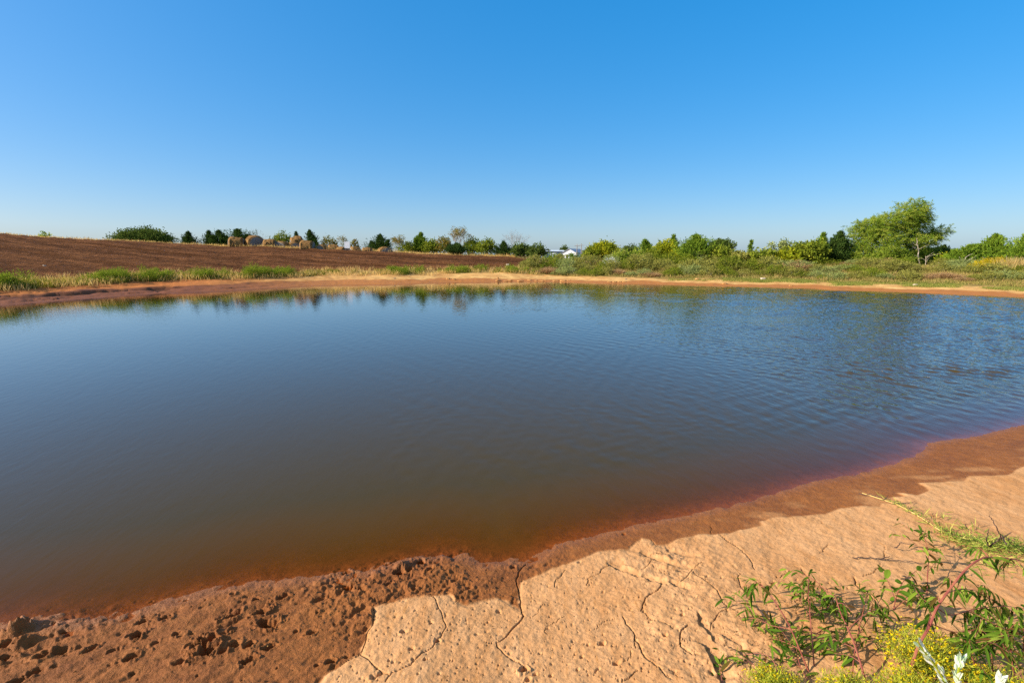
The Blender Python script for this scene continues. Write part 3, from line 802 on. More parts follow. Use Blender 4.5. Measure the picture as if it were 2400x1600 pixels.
broad('leafy_bush', 'dark green bush closing the hedge beside the blue shed', 1258, 571, 32, 58, L_OAK, lobes=9, cat='bush', dens=6, sprig=.3)
cedar('cedar', 'small shadowy cedar tucked in the hedge below the half dead tree', 1070, 572, 37, 62, L_DARKCEDAR, tips=5)

# ------------------------------------------------------------------ right hand trees on the dam
broad('round_tree', 'round yellow green tree right of the white barn', 1416, 563, 46, 50, L_YELLOW, lobes=14, L=.20, W=.12, dens=7, low=.05, wz=1.25)
broad('round_tree', 'smaller olive bush hugging the left side of the yellow green tree', 1382, 577, 26, 49, L_BROAD, lobes=8, dens=6, low=.05, cat='bush')
broad('distant_tree', 'hazy distant tree line clump between the yellow tree and the first cedar', 1475, 570, 28, 160, L_OAK, lobes=9, L=.5, W=.34, dens=.9, low=.1)
cedar('cedar', 'slender pale cedar rising right of the yellow green tree', 1510, 564, 30, 47, L_CEDAR, tips=5, dens=1.1)
broad('round_tree', 'broad yellow green tree with a cedar tip poking from its top', 1559, 561, 40, 45, L_YELLOW, lobes=13, L=.19, W=.11, dens=7, low=.05, wz=1.35)
cedar('cedar', 'cedar whose spire pokes out of the broad yellow green tree', 1576, 554, 27, 46, L_CEDAR, tips=4)
cedar('cedar', 'big dark green cedar with ragged spires in front of the dome shaped tree', 1630, 553, 51, 41, L_CEDAR, tips=8, dens=1.3, loose=1.5)
broad('dome_tree', 'distant dark dome shaped oak behind the ragged cedar', 1688, 559, 38, 115, L_OAK, lobes=16, L=.40, W=.26, dens=1.6, low=.35, squat=.5)
broad('leafy_bush', 'leafy green bush right of the ragged cedar', 1680, 582, 46, 40, L_BROAD, lobes=10, cat='bush', dens=7, sprig=.4)
broad('leafy_bush', 'low yellow olive bush below the distant dome tree', 1728, 592, 34, 39, L_OLIVE, lobes=9, cat='bush', dens=7, sprig=.4)
cedar('cedar', 'single spindly young cedar standing alone in the low gap', 1758, 566, 12, 40, L_CEDAR, tips=1, dens=.8)
broad('leafy_bush', 'dark green bush under the two thin saplings', 1790, 592, 46, 38, L_BROAD, lobes=9, cat='bush', dens=7, sprig=.4)
bare('thin_sapling', 'thin see through sapling, shorter of two in the low gap', 1804, 570, 13, 40, depth=4, stems=3, leaf=L_SAGE, cat='sapling', thick=.5)
bare('thin_sapling', 'thin see through sapling, taller of two in the low gap', 1838, 564, 18, 40, depth=5, stems=4, leaf=L_SAGE, cat='sapling', thick=.5)
broad('leafy_bush', 'sunny green bush at the left foot of the tree mass', 1845, 589, 40, 37, L_YELLOW, lobes=9, cat='bush', dens=7, sprig=.5)
broad('leafy_bush', 'large dense green bush left of the grey green cedar', 1893, 570, 51, 37, L_BROAD, lobes=12, cat='bush', dens=7, sprig=.4, wz=1.3)
cedar('cedar', 'crooked thin cedar tip reaching above the large dense bush', 1925, 549, 22, 38, L_CEDAR, tips=4, loose=2)
cedar('cedar', 'bushy grey green cedar touching the left side of the willow', 1963, 546, 40, 37, L_DARKCEDAR, tips=7, loose=1.4)

def willow():
    Y = 37.0; b = spot(2128, Y); t = thing('willow_tree', b, 'tall windblown willow with a leaning bright green crown, highest tree on the dam', 'tree')
    mb, tb = MB(), MB()
    def P(px, py, dy=0): return at(px, py, Y + dy) - b
    s = Y / 1150
    lob = [(2150,488,36,24,0),(2168,503,22,18,.4),(2120,508,30,18,-.3),(2140,520,40,24,.4),(2090,522,34,22,0),(2060,530,30,24,-.5),(2110,545,46,26,.3),(2030,552,30,26,0),
           (2075,565,44,28,-.7),(2020,590,34,30,.3),(2130,575,40,24,.2),(2186,545,26,11,.3),(2214,534,22,8,.2),(2168,562,30,16,.5),(2198,553,16,10,.1),(2050,600,48,28,-.8),(2100,605,46,26,-.9),
           (2010,615,32,20,-.5),(2085,625,44,16,-1.2),(2035,628,36,14,-1.2),(2130,618,30,22,-.6),(2160,498,18,26,0),(2025,525,14,10,0),(2168,590,26,18,.4),(2120,640,36,14,-1),(2150,625,20,16,.3),(2000,600,22,30,0),(2064,520,16,14,0)]
    for px, py, rx, rz, dy in lob:
        c = P(px - 15, py + 7, dy); rx *= s * .94; rz *= s
        n = int(270 * (rx * rz) ** .85) + 18
        u = unit(n); p = c + u * np.array([rx, rx * .95, rz]) * (R.random(n) ** .42)[:, None]
        wind = np.array([.42, .1, .12])
        per = 18; k = np.repeat(np.arange(n), per)
        sdir = u * .55 + wind + R.normal(size=(n, 3)) * .3 + np.array([0, 0, .12])
        sdir /= np.linalg.norm(sdir, axis=1)[:, None]
        f = R.random(n * per); ln = R.uniform(.25, .75, n)[k]
        pp = p[k] + sdir[k] * (f * ln)[:, None] + np.array([0, 0, -1.]) * (f ** 2 * ln * .30)[:, None] + R.normal(size=(n * per, 3)) * .028
        d = sdir[k] + R.normal(size=(n * per, 3)) * .55 + np.array([0, 0, -.35])
        mb.leaves(pp, d, R.uniform(.11, .20, n * per), .032, np.clip(R.random(n)[k] * .55 + R.random(n * per) * .3, 0, 1))
    fork = P(2128, 600)
    for a, bb, r0, r1 in (((2128,652),(2122,600),.16,.12),((2122,600),(2090,540),.11,.04),((2122,600),(2140,540),.11,.05),((2140,540),(2155,490),.05,.015),((2122,605),(2060,570),.08,.03),
                          ((2060,570),(2030,545),.03,.012),((2140,560),(2205,540),.05,.012),((2100,640),(2040,600),.07,.02),((2090,540),(2080,515),.04,.012),((2125,630),(2075,600),.05,.015)):
        limb(tb, P(*a), P(*bb), r0, r1, .05, 7)
    tb.build('trunk', BARK, t); mb.build('crown', L_WILLOW, t)
willow()

def pale_trunk(label, pts, Y, r, leafpx=None, name='slender_tree'):
    b = spot(pts[0][0], Y); t = thing(name, b, label, 'tree'); tb = MB()
    P = np.array([at(px, py, Y) - b for px, py in pts]); P[0] = (0, 0, 0)
    # smooth it
    tt = np.linspace(0, len(P) - 1, len(P) * 3); Q = np.stack([np.interp(tt, np.arange(len(P)), P[:, k]) for k in range(3)], 1)
    tb.tube(Q, np.linspace(r, r * .3, len(Q)), 6)
    for k in range(7):
        i = R.integers(len(Q) // 2, len(Q)); d = np.array([R.normal() * .8, R.normal() * .8, .8])
        tb.tube([Q[i], Q[i] + d * .2, Q[i] + d * .42 + R.normal(size=3) * .06], [r * .35, r * .22, r * .1], 4)
    tb.build('trunk', PALEBARK, t)
    if leafpx:
        mb = MB()
        cloud(mb, [(at(px, py, Y + .2) - b, (rx * Y / 1150,) * 2 + (rz * Y / 1150,)) for px, py, rx, rz in leafpx], 13, .13, .045, per=10)
        mb.build('crown', L_WILLOW, t)
pale_trunk('slender tree with a sunlit pale trunk in front of the willow', [(2156,636),(2155,618),(2151,600),(2153,588),(2150,574),(2150,562)], 35.6, .05, [(2165,562,24,8),(2150,556,14,8)])
pale_trunk('short thin dead stem right of the pale willow trunk', [(2166,638),(2168,625),(2170,612),(2169,600)], 33.6, .035)
pale_trunk('dead forked trunk leaning right between the willow and the right cedars', [(2234,640),(2246,633),(2254,625),(2260,612),(2263,603)], 32.5, .05)
pale_trunk('short grey stump like stem beside the leaning forked trunk', [(2205,641),(2206,634),(2207,628)], 32.5, .05)
pale_trunk('thin upright pale stem in front of the far right cedars', [(2359,650),(2359,635),(2358,622),(2359,610)], 29.5, .035)
cedar('cedar', 'shaded dark cedar in the hollow right of the willow', 2208, 578, 35, 40, L_DARKCEDAR, tips=6)
broad('leafy_bush', 'brownish dark thicket under the willow on its right side', 2185, 586, 50, 39, L_OAK, lobes=10, cat='bush', dens=7)
cedar('cedar', 'wide low green cedar, first of the cedars at the right edge', 2272, 578, 54, 33.5, L_CEDAR, tips=7, dens=1.5, loose=.6, L=.17)
cedar('cedar', 'tall layered cedar second from the right edge', 2327, 553, 62, 34, L_CEDAR, tips=7, dens=1.5, loose=.6, L=.17)
cedar('cedar', 'tall bright cedar cut off by the right edge of the view', 2408, 548, 76, 32, L_CEDAR, tips=8, dens=1.6, loose=.6, L=.17)
cedar('cedar', 'round topped dark cedar behind the two right hand cedars', 2288, 579, 40, 42, L_DARKCEDAR, tips=6)

# ------------------------------------------------------------------ scrub on the dam
def scrub_proto(mat, kind):
    o = thing('scrub_bush', (0, 0, -50), 'x', 'bush', 'x'); mb, tb = MB(), MB()
    lob = [((0, 0, .42), (.52, .50, .42))]
    for k in range(6):
        a = k * 1.05 + R.random() * .7; lob.append(((math.cos(a) * .5, math.sin(a) * .5, R.uniform(.22, .45)), (R.uniform(.25, .4),) * 2 + (R.uniform(.22, .36),)))
    for k in range(4): lob.append(((R.normal() * .3, R.normal() * .3, R.uniform(.62, .85)), (.2, .2, .22)))
    if kind == 'dead':
        n = 1500; a = R.random(n) * 6.28; f = R.random(n) ** .5 * .6
        p = np.stack([np.cos(a) * f, np.sin(a) * f, R.random(n) * .35], 1)
        d = np.stack([np.cos(a) * f * 1.2, np.sin(a) * f * 1.2, np.ones(n)], 1) + R.normal(size=(n, 3)) * .35
        mb.leaves(p, d, R.uniform(.25, .6, n), .018, R.random(n))
        cloud(mb, lob, 14, .06, .03, per=8)
    else:
        cloud(mb, lob, 24, .085, .042, per=10, sprig=.5, up=.6)
    for k in range(9):
        a = R.random() * 6.28; limb(tb, (R.normal() * .05, R.normal() * .05, 0), (math.cos(a) * .45, math.sin(a) * .45, R.uniform(.45, .8)), .014, .005, .05, 5, 4)
    tb.build('stems', GREYTWIG, o); mb.build('foliage', mat, o)
    return o
KINDS = {'olive': (L_OLIVE, 'olive green'), 'sage': (L_SAGE, 'soft sage green'), 'dead': (L_DEAD, 'dry pinkish brown'), 'gold': (L_GOLD, 'golden yellow'), 'green': (L_BROAD, 'deep green'), 'white': (L_WHITE, 'white flowering')}
PROTO = {k: [scrub_proto(v[0], k) for _ in range(1 if k in ('gold', 'white') else 2)] for k, v in KINDS.items()}
used = set()
ZONES = [(1345, 'below the blue shed and white barn'), (1465, 'below the round yellow green tree'), (1600, 'below the broad yellow tree with the cedar tip'), (1735, 'below the ragged dark cedar'),
         (1860, 'below the low gap with thin saplings'), (2000, 'below the grey green cedar left of the willow'), (2200, 'in front of the willow'), (2600, 'in front of the right hand cedars')]
def put_bush(px, Y, kind, sx, sz, label=None, group=None):
    p = spot(px, Y)
    zone = next(z for a, z in ZONES if px < a)
    ptype = R.integers(len(PROTO[kind])); pr = PROTO[kind][ptype]
    lab = label or f"{KINDS[kind][1]} scrub bush {zone}"
    grp = (group or f"{KINDS[kind][1]} scrub {zone}") if not label else None
    rz = R.random() * 6.28; sc = (sx, sx * R.uniform(.85, 1.15), sz)
    if (kind, ptype) not in used:
        used.add((kind, ptype)); pr.location = p; pr.rotation_euler = (0, 0, rz); pr.scale = sc; pr['label'] = lab
        if grp: pr['group'] = grp
        elif 'group' in pr: del pr['group']
    else: dup(pr, p, rz, sc, lab, grp)
put_bush(1430, 41.3, 'white', .85, .8, 'white flowering bush low on the far bank below the yellow green tree')
put_bush(2310, 29.6, 'gold', .95, .75, 'golden yellow bush in front of the right hand cedars, left of the pale grass')
put_bush(2340, 29.7, 'gold', .8, .7, 'golden yellow bush in front of the right hand cedars, nearest the pale grass')
def shoreY(px):
    xs = [p[0] for p in FAR_PX][::-1]; ys = [p[1] for p in FARP][::-1]
    return float(np.interp(px, xs, ys))
bushes = []
for row, (e, n) in enumerate(((4.7, 44), (6.8, 40), (9.2, 36))):
    for k in range(n):
        px = (1262 if row == 0 else 1218 + 12 * row) + (2420 - 1225) * (k + R.uniform(-.3, .3)) / n
        if px > 2440: continue
        Y = shoreY(px) + e * R.uniform(.93, 1.08) * (.92 if px > 2000 else 1)
        pr = [.36, .28, .18, .18] if row == 0 else ([.40, .24, .16, .20] if row == 1 else [.45, .2, .1, .25])
        if px > 2080 and row == 0: pr = [.3, .28, .32, .10]
        kind = R.choice(['olive', 'sage', 'dead', 'green'], p=pr)
        s = R.uniform(.75, 1.25) * (.75 if row == 0 else 1.0) * (.8 if px > 2150 else 1)
        if row and 2125 < px < 2185: continue
        put_bush(px, Y, kind, s * 1.2, s * (R.uniform(.55, .9) if row == 0 else R.uniform(.42, .75) * (1.45 if px < 1840 else 1)))

for px, yt, half in ((1300,598,26),(1342,594,22),(1452,588,30),(1490,584,28),(1530,584,30),(1598,584,32),(1655,588,30),(1705,592,30),(1752,594,28),(1815,590,30),(1868,584,34),(1930,580,36),(1990,586,40),(2040,604,40),(2100,606,40),(2235,600,36)):
    zone = next(z for a, z in ZONES if px < a); Y = shoreY(px) + R.uniform(10.5, 12.5)
    broad('thicket_bush', 'leafy thicket bush behind the scrub, beside ' + zone.replace('below ', '').replace('in front of ', ''), px, yt, half, Y, (L_BROAD, L_CEDAR, L_YELLOW, L_WILLOW)[R.integers(4)], lobes=10, cat='bush', dens=7, sprig=.6, low=.02, L=.16, W=.075, group='thicket bushes ' + zone, wz=1.15)

# ------------------------------------------------------------------ grasses (uncountable)
def blades(mb, base, h, w, lean, tint):
    n = len(base); a = R.random(n) * 6.28
    d = np.stack([np.cos(a) * lean, np.sin(a) * lean, np.ones(n)], 1) + R.normal(size=(n, 3)) * .12
    mb.leaves(base, d, h, w, tint)

def scatter(n, pxr, er, keep=None, tuft=14, sig=.14):
    out = []
    px = R.uniform(pxr[0], pxr[1], n); e = R.uniform(er[0], er[1], n)
    x0 = [p[0] for p in FAR_PX][::-1]
    sx = np.interp(px, x0, [p[0] for p in FARP][::-1]); sy = np.interp(px, x0, [p[1] for p in FARP][::-1])
    r = np.hypot(sx, sy); x = sx * (1 + e / r); y = sy * (1 + e / r)
    if keep is not None:
        k = keep(px, e, x, y); x, y, px, e = x[k], y[k], px[k], e[k]
    k = np.repeat(np.arange(len(x)), tuft)
    xx = x[k] + R.normal(size=len(k)) * sig; yy = y[k] + R.normal(size=len(k)) * sig
    return xx, yy, k, px, len(x)

# tall grass strip below the field
mb = MB()
dn = lambda px, e, x, y: (fbm(px / 22., e * .45, 3, 401) * .62 + .48 + .16 * sstep(800, 500, px) + .05 * sstep(60, 500, px)) > R.uniform(.44, .58, len(px))
xx, yy, k, px, m = scatter(2600, (-80, 1262), (4.1, 6.0), dn, 24, .12)
zz = height(xx, yy); hh = (R.uniform(.08, .42, m) * np.interp(px, [-80, 200, 700, 1262], [.8, 1.0, .9, .8]))[k] * R.uniform(.6, 1.15, len(k))
tn = np.clip(R.random(m)[k] * .45 + R.random(len(k)) * .25 + .30 * sstep(300, -50, px)[k] * R.random(m)[k], 0, 1)
blades(mb, np.stack([xx, yy, zz - .03], 1), hh, .020, .6, tn)
lob = []; x0 = [p[0] for p in FAR_PX][::-1]
for k_ in range(230):
    px = R.uniform(-60, 1262); e_ = R.uniform(4.3, 5.9)
    dens_ = fbm(np.array([px / 42.]), np.array([3.1]), 2, 405)[0] + .55 * sstep(150, 320, px) * sstep(760, 640, px) + .22 * sstep(880, 920, px) * sstep(1130, 1090, px) - .12
    if dens_ < R.uniform(-.1, .35): continue
    sx_ = np.interp(px, x0, [p[0] for p in FARP][::-1]); sy_ = np.interp(px, x0, [p[1] for p in FARP][::-1]); f_ = 1 + e_ / math.hypot(sx_, sy_)
    rr_ = R.uniform(.22, .48); hh_ = rr_ * R.uniform(.6, .95) * (1 if px < 760 else .75)
    lob.append(((sx_ * f_, sy_ * f_, hz(sx_ * f_, sy_ * f_) + hh_ * .45), (rr_, rr_, hh_)))
mg = MB(); cloud(mg, lob, 34, .10, .022, per=12, up=1.0, sprig=.35, shell=.35)
og = mg.build('green_weeds', leaf_mat('green_weeds', [(.050, .085, .012), (.115, .165, .020), (.20, .24, .035)], .4)); tag(og, 'low mounds of fresh green weeds along the foot of the ploughed field', 'weeds', None, 'stuff')
o = mb.build('bank_grass', L_GRASS); tag(o, 'band of tall fresh green grass between pond bank and ploughed field', 'grass', None, 'stuff')
# dry sprigs in it and along the crest
mb = MB()
xx, yy, k, px, m = scatter(700, (-80, 1262), (3.6, 6.8), None, 12, .2)
blades(mb, np.stack([xx, yy, height(xx, yy) - .02], 1), R.uniform(.15, .5, len(k)), .02, .4, R.random(len(k)))
cpx = R.uniform(-60, 1240, 2600); ci = np.interp(cpx, _cx, _cp[:, 0]); cj = np.interp(cpx, _cx, _cp[:, 1])
off = R.uniform(.5, 4.0, len(cpx)); rr_ = np.hypot(ci, cj); ci = ci * (1 + off / rr_); cj = cj * (1 + off / rr_)
k = np.repeat(np.arange(len(ci)), 9); gx = ci[k] + R.normal(size=len(k)) * .25; gy = cj[k] + R.normal(size=len(k)) * .25
hh = (R.uniform(.15, .55, len(ci)) * np.interp(cpx, [0, 500, 800, 1240], [.7, .9, 1.1, 1.2]))[k] * R.uniform(.5, 1.1, len(k))
blades(mb, np.stack([gx, gy, height(gx, gy) - .03], 1), hh, .028, .35, np.clip(R.random(len(k)) * .8 + .1, 0, 1))
o = mb.build('dry_grass', L_DRYGR); tag(o, 'sparse straw coloured grass along field edge and crest', 'grass', None, 'stuff')
# short verge on the right bank
mb = MB()
kp = lambda px, e, x, y: (fbm(px / 60., e * .5, 3, 431) * .5 + .5 + .10 * sstep(1600, 1900, px)) > R.uniform(.40, .62, len(px))
xx, yy, k, px, m = scatter(5200, (1560, 2470), (2.3, 5.3), kp, 16, .12)
blades(mb, np.stack([xx, yy, height(xx, yy) - .01], 1), R.uniform(.04, .14, len(k)), .018, .8, np.clip(R.random(m)[k] * .6 + R.random(len(k)) * .4, 0, 1))
o = mb.build('verge_grass', L_SHORT); tag(o, 'low green turf creeping along the right hand shore', 'grass', None, 'stuff')
# straw grass between the shrubs
mb = MB()
xx, yy, k, px, m = scatter(3000, (1215, 2470), (3.9, 11), None, 20, .2)
hh = (R.uniform(.12, .45, m) * np.where(px > 2100, .75, 1.0))[k] * R.uniform(.6, 1.1, len(k))
blades(mb, np.stack([xx, yy, height(xx, yy) - .02], 1), hh, .018, .5, np.clip(R.random(m)[k] * .6 + R.random(len(k)) * .4, 0, 1))
gx, gy = spot(2375, 29.0)[:2]
n = 900; bx = gx + R.normal(size=n) * .55; by = gy + R.normal(size=n) * .4
blades(mb, np.stack([bx, by, height(bx, by)], 1), R.uniform(.4, .95, n), .022, .45, R.uniform(.5, 1, n))
o = mb.build('meadow_grass', leaf_mat('mixed_meadow', [(.08, .09, .03), (.15, .15, .05), (.23, .19, .09), (.33, .25, .14)], .38)); tag(o, 'mixed straw and green wild grass filling the dam between scrub bushes', 'grass', None, 'stuff')

# far woods on the horizon
mb = MB(); lob = []
for k in range(260):
    a = math.radians(-58 + 116 * (k + R.random()) / 260); d = R.uniform(520, 700)
    if -38 < math.degrees(a) < 4: d = 700
    lob.append(((math.sin(a) * d, math.cos(a) * d, R.uniform(.6, 1.8)), (R.uniform(7, 13), 6, R.uniform(2., 3.4))))
cloud(mb, lob, .035, 1.5, 1.1, per=7)
o = mb.build('distant_woods', L_OAK); tag(o, 'low dark line of woods far off along the horizon', 'woods', None, 'stuff')

# ------------------------------------------------------------------ hay bales on the crest
def bale_mesh(seed):
    n, m = 40, 14; v = []; rad, half = .74, .68
    prof = [(0, -half + .02), (rad * .35, -half + .015), (rad * .7, -half), (rad * .86, -half + .05), (rad * .96, -half + .16)] + [(rad * (1 + .012 * math.sin(k * 1.7)), -half + .09 + (2 * half - .18) * k / m) for k in range(1, m)] + \
           [(rad * .96, half - .16), (rad * .86, half - .05), (rad * .7, half), (rad * .35, half - .015), (0, half - .02)]
    ang = np.arange(n) * 2 * math.pi / n; V = []
    for r, xx in prof:
        for a in ang: V.append((xx, r * math.cos(a), r * math.sin(a)))
    V = np.array(V); d = fbm(np.arctan2(V[:, 1], V[:, 2]) * 3 + seed, V[:, 0] * 4 + seed, 3, seed)
    rr = np.hypot(V[:, 1], V[:, 2]); s = 1 + .16 * d * (rr > .3)
    V[:, 1] *= s; V[:, 2] *= s; V[:, 2] = np.where(V[:, 2] < -.3, -.3 + (V[:, 2] + .3) * .6, V[:, 2]); V[:, 1] *= 1.12; V[:, 2] += .05 * np.sin(V[:, 0] * 3 + seed)
    V[:, 2] += .62
    q = grid_faces(len(prof), n)
    mb = MB(); mb.add(V, q, None, .3 + .4 * R.random(len(V)))
    p = V[R.integers(n * 3, n * (len(prof) - 3), 800)]; nn = np.stack([R.normal(size=800) * .5, p[:, 1] * 1.3, (p[:, 2] - .6) * 1.3], 1)
    mb.leaves(p - nn * .02, nn + R.normal(size=(800, 3)) * .9, .14, .012, R.random(800))
    return mb
def bale_mat():
    m, N, Lk, out = nodes('old_hay'); tc = N('ShaderNodeTexCoord')
    mp = N('ShaderNodeMapping'); mp.inputs['Scale'].default_value = (9, 1.5, 1.5); Lk(tc.outputs['Object'], mp.inputs['Vector'])
    n = N('ShaderNodeTexNoise'); n.inputs['Scale'].default_value = 3; n.inputs['Detail'].default_value = 7; n.inputs['Roughness'].default_value = .7; Lk(mp.outputs[0], n.inputs['Vector'])
    n2 = N('ShaderNodeTexNoise'); n2.inputs['Scale'].default_value = 1.4; n2.inputs['Detail'].default_value = 4; Lk(tc.outputs['Object'], n2.inputs['Vector'])
    side = ramp(N, Lk, n.outputs[0], [(.3, (.07, .034, .012)), (.5, (.24, .125, .038)), (.7, (.42, .25, .088))])
    rot = ramp(N, Lk, n2.outputs[0], [(.42, (.09, .048, .022)), (.6, (.34, .19, .064))])
    mx = N('ShaderNodeMix', data_type='RGBA'); mx.inputs[0].default_value = .45; Lk(side, mx.inputs[6]); Lk(rot, mx.inputs[7])
    sp = N('ShaderNodeSeparateXYZ'); Lk(tc.outputs['Object'], sp.inputs[0])
    ab = N('ShaderNodeMath', operation='ABSOLUTE'); Lk(sp.outputs[0], ab.inputs[0])
    mr = N('ShaderNodeMapRange'); mr.inputs[1].default_value = .60; mr.inputs[2].default_value = .67; Lk(ab.outputs[0], mr.inputs[0])
    end = ramp(N, Lk, n.outputs[0], [(.3, (.12, .10, .085)), (.7, (.30, .26, .22))])
    m2 = N('ShaderNodeMix', data_type='RGBA'); Lk(mr.outputs[0], m2.inputs[0]); Lk(mx.outputs[2], m2.inputs[6]); Lk(end, m2.inputs[7])
    b = N('ShaderNodeBsdfPrincipled'); b.inputs['Roughness'].default_value = .95; b.inputs['Specular IOR Level'].default_value = .1; Lk(m2.outputs[2], b.inputs['Base Color'])
    bp = N('ShaderNodeBump'); bp.inputs['Strength'].default_value = .8; bp.inputs['Distance'].default_value = .06; Lk(n.outputs[0], bp.inputs['Height']); Lk(bp.outputs[0], b.inputs['Normal'])
    Lk(b.outputs[0], out.inputs[0]); return m
HAY = bale_mat()
BM = [bale_mesh(s).build('hay_bale', HAY, None, (0, 0, 0), True) for s in (3, 8, 14)]
BALES = [  # px centre, px of top, Y, turn, size, lift tilt, label
  (554, 557, 59.5, 0.35, 1.12, 0, 'largest brown round hay bale, first at the left end of the row'),
  (596, 554.5, 60, -.75, 1.12, 0, 'round hay bale with a pale sunlit end, second in the row'),
  (632, 563, 60, 0.25, .98, 0, 'low sagging brown bale right of the pale ended bale'),
  (661, 566.5, 60.5, 1.45, .95, 0, 'flat topped bale with a shadowy front in the middle of the row'),
  (688, 569, 61, -.8, .90, 0, 'grey ended bale at the foot of the stacked pair'),
  (699, 556, 62.2, 0.5, 1.0, .22, 'hay bale tipped up on top of others, highest of the row'),
  (720, 565, 59.8, 0.15, 1.06, 0, 'tawny rounded bale leaning on the right of the stack'),
  (755, 575.5, 60.5, 1.4, .9, 0, 'squashed dark bale between the tawny bale and the white panel'),
  (781, 575.5, 61, 0.4, .88, 0, 'small tan bale just left of the white panel'),
  (803, 579.5, 60.5, -.4, .85, 0, 'rounded tan bale in front of the white panel'),
  (832, 580, 61, 0.7, .85, 0, 'low brown bale right of the white panel'),
  (860, 582, 61, 0.2, .80, 0, 'reddish low bale alone between white panel and grey bale'),
  (902, 580, 61, -1.0, .95, 0, 'weathered grey bale with an arched face at the right end of the row'),
]
for k, (px, yt, Y, rz, s, tilt, lab) in enumerate(BALES):
    s *= 1.1
    o = BM[k] if k < 3 else BM[k % 3].copy()
    if k >= 3: COL.objects.link(o)
    top = at(px, yt, Y); o.location = (top[0], Y, top[2] - 1.32 * s); o.scale = (s, s, s); o.rotation_euler = (0, -tilt, rz)
    g = hz(top[0], Y)
    if tilt == 0 and top[2] - 1.32 * s > g - .05: o.scale = (s, s, (top[2] - g + .05) / 1.32); o.location.z = g - .05
    tag(o, lab, 'hay bale', 'old round hay bales on the crest')

# white panel among the bales
b = spot(813.5, 59.2); t = thing('panel_board', b, 'plain white upright panel standing among the hay bales', 'panel')
WHITE = rough_mat('white_paint', (.58, .60, .64), (.68, .69, .71), 3, .05, .5)
P0, P1 = at(807, 566.5, 59.2) - b, at(820.5, 581.5, 59.2) - b
mb = MB(); mb.box((P0[0], -.03, P1[2]), (P1[0], .03, P0[2])); mb.build('board', WHITE, t)
mb = MB(); mb.box((P0[0] + .08, .034, -.2), (P0[0] + .16, .10, P0[2] - .05)); mb.build('post', BARK, t)
mb = MB(); mb.box((P1[0] - .16, .034, -.2), (P1[0] - .08, .10, P0[2] - .05)); mb.build('post', BARK, t)

# ------------------------------------------------------------------ farm buildings far behind
def gable_house(name, label, cat, px0, px1, ypeak, yeave, Y, depth, wallm, roofm, ridge_x=False, slant=0.):
    a, c = at(px0, yeave, Y), at(px1, yeave, Y); pk = at((px0 + px1) / 2, ypeak, Y)
    w = c[0] - a[0]; cx = (a[0] + c[0]) / 2; zb = hz(cx, Y); he = a[2] - zb; hp = pk[2] - zb
    t = thing(name, (cx, Y, zb), label, cat); t.rotation_euler = (0, 0, slant)
    mb = MB(); x0, x1 = -w / 2, w / 2
    if ridge_x:   # ridge runs across the view
        mb.add([(x0,0,0),(x1,0,0),(x1,0,he),(x0,0,he),(x0,depth,0),(x1,depth,0),(x1,depth,he),(x0,depth,he),(x0,depth/2,hp),(x1,depth/2,hp)],
               [(0,1,2,3),(5,4,7,6),(4,0,3,7),(1,5,6,2)], [(3,8,7),(2,6,9)])
        rf = [((x0-.4,-.5,he-.1),(x1+.4,-.5,he-.1),(x1+.4,depth/2,hp+.1),(x0-.4,depth/2,hp+.1)), ((x1+.4,depth+.5,he-.1),(x0-.4,depth+.5,he-.1),(x0-.4,depth/2,hp+.1),(x1+.4,depth/2,hp+.1))]
    else:
        mb.add([(x0,0,0),(x1,0,0),(x1,0,he),(x0,0,he),(x0,depth,0),(x1,depth,0),(x1,depth,he),(x0,depth,he),(0,0,hp),(0,depth,hp)],
               [(0,1,2,3),(5,4,7,6),(4,0,3,7),(1,5,6,2)], [(3,2,8),(6,7,9)])
        rf = [((x0-.4,-.5,he-.2),(0,-.5,hp+.12),(0,depth+.5,hp+.12),(x0-.4,depth+.5,he-.2)), ((0,-.5,hp+.12),(x1+.4,-.5,he-.2),(x1+.4,depth+.5,he-.2),(0,depth+.5,hp+.12))]
    mb.build('wall', wallm, t)
    mr = MB()
    for quad in rf:
        q = np.array(quad, float); n = np.array([0, 0, -.12])
        v = np.concatenate([q, q + n]); mr.add(v, [(0,1,2,3),(7,6,5,4),(0,4,5,1),(1,5,6,2),(2,6,7,3),(3,7,4,0)])
    mr.build('roof', roofm, t)
    md = MB(); md.box((-w*.14, -.06, 0), (w*.14, -.01, he*.72)); md.build('door', rough_mat('door_metal', (.5,.53,.56), (.6,.62,.64), 1, 0), t)
    return t
BLUEWALL = rough_mat('blue_steel_wall', (.11, .16, .25), (.16, .22, .32), .5, .05, .5)
WROOF = rough_mat('pale_steel_roof', (.62, .68, .74), (.74, .79, .83), .5, .05, .4)
BROOF = rough_mat('grey_steel_roof', (.20, .24, .30), (.30, .34, .40), .5, .05, .5)
gable_house('farm_shed', 'long blue grey shed with pale roof edge beside the white barn', 'shed', 1272, 1322, 586.5, 588, 235, 14, BLUEWALL, WROOF, True)
gable_house('white_barn', 'small white gabled barn far behind the dam', 'barn', 1318, 1350, 583.2, 591, 220, 15, WHITE, BROOF, False, -.45)
broad('distant_tree', 'distant rounded tree rising behind the white barn', 1322, 574, 15, 260, L_OAK, lobes=9, L=.6, W=.4, dens=.7, low=.2)

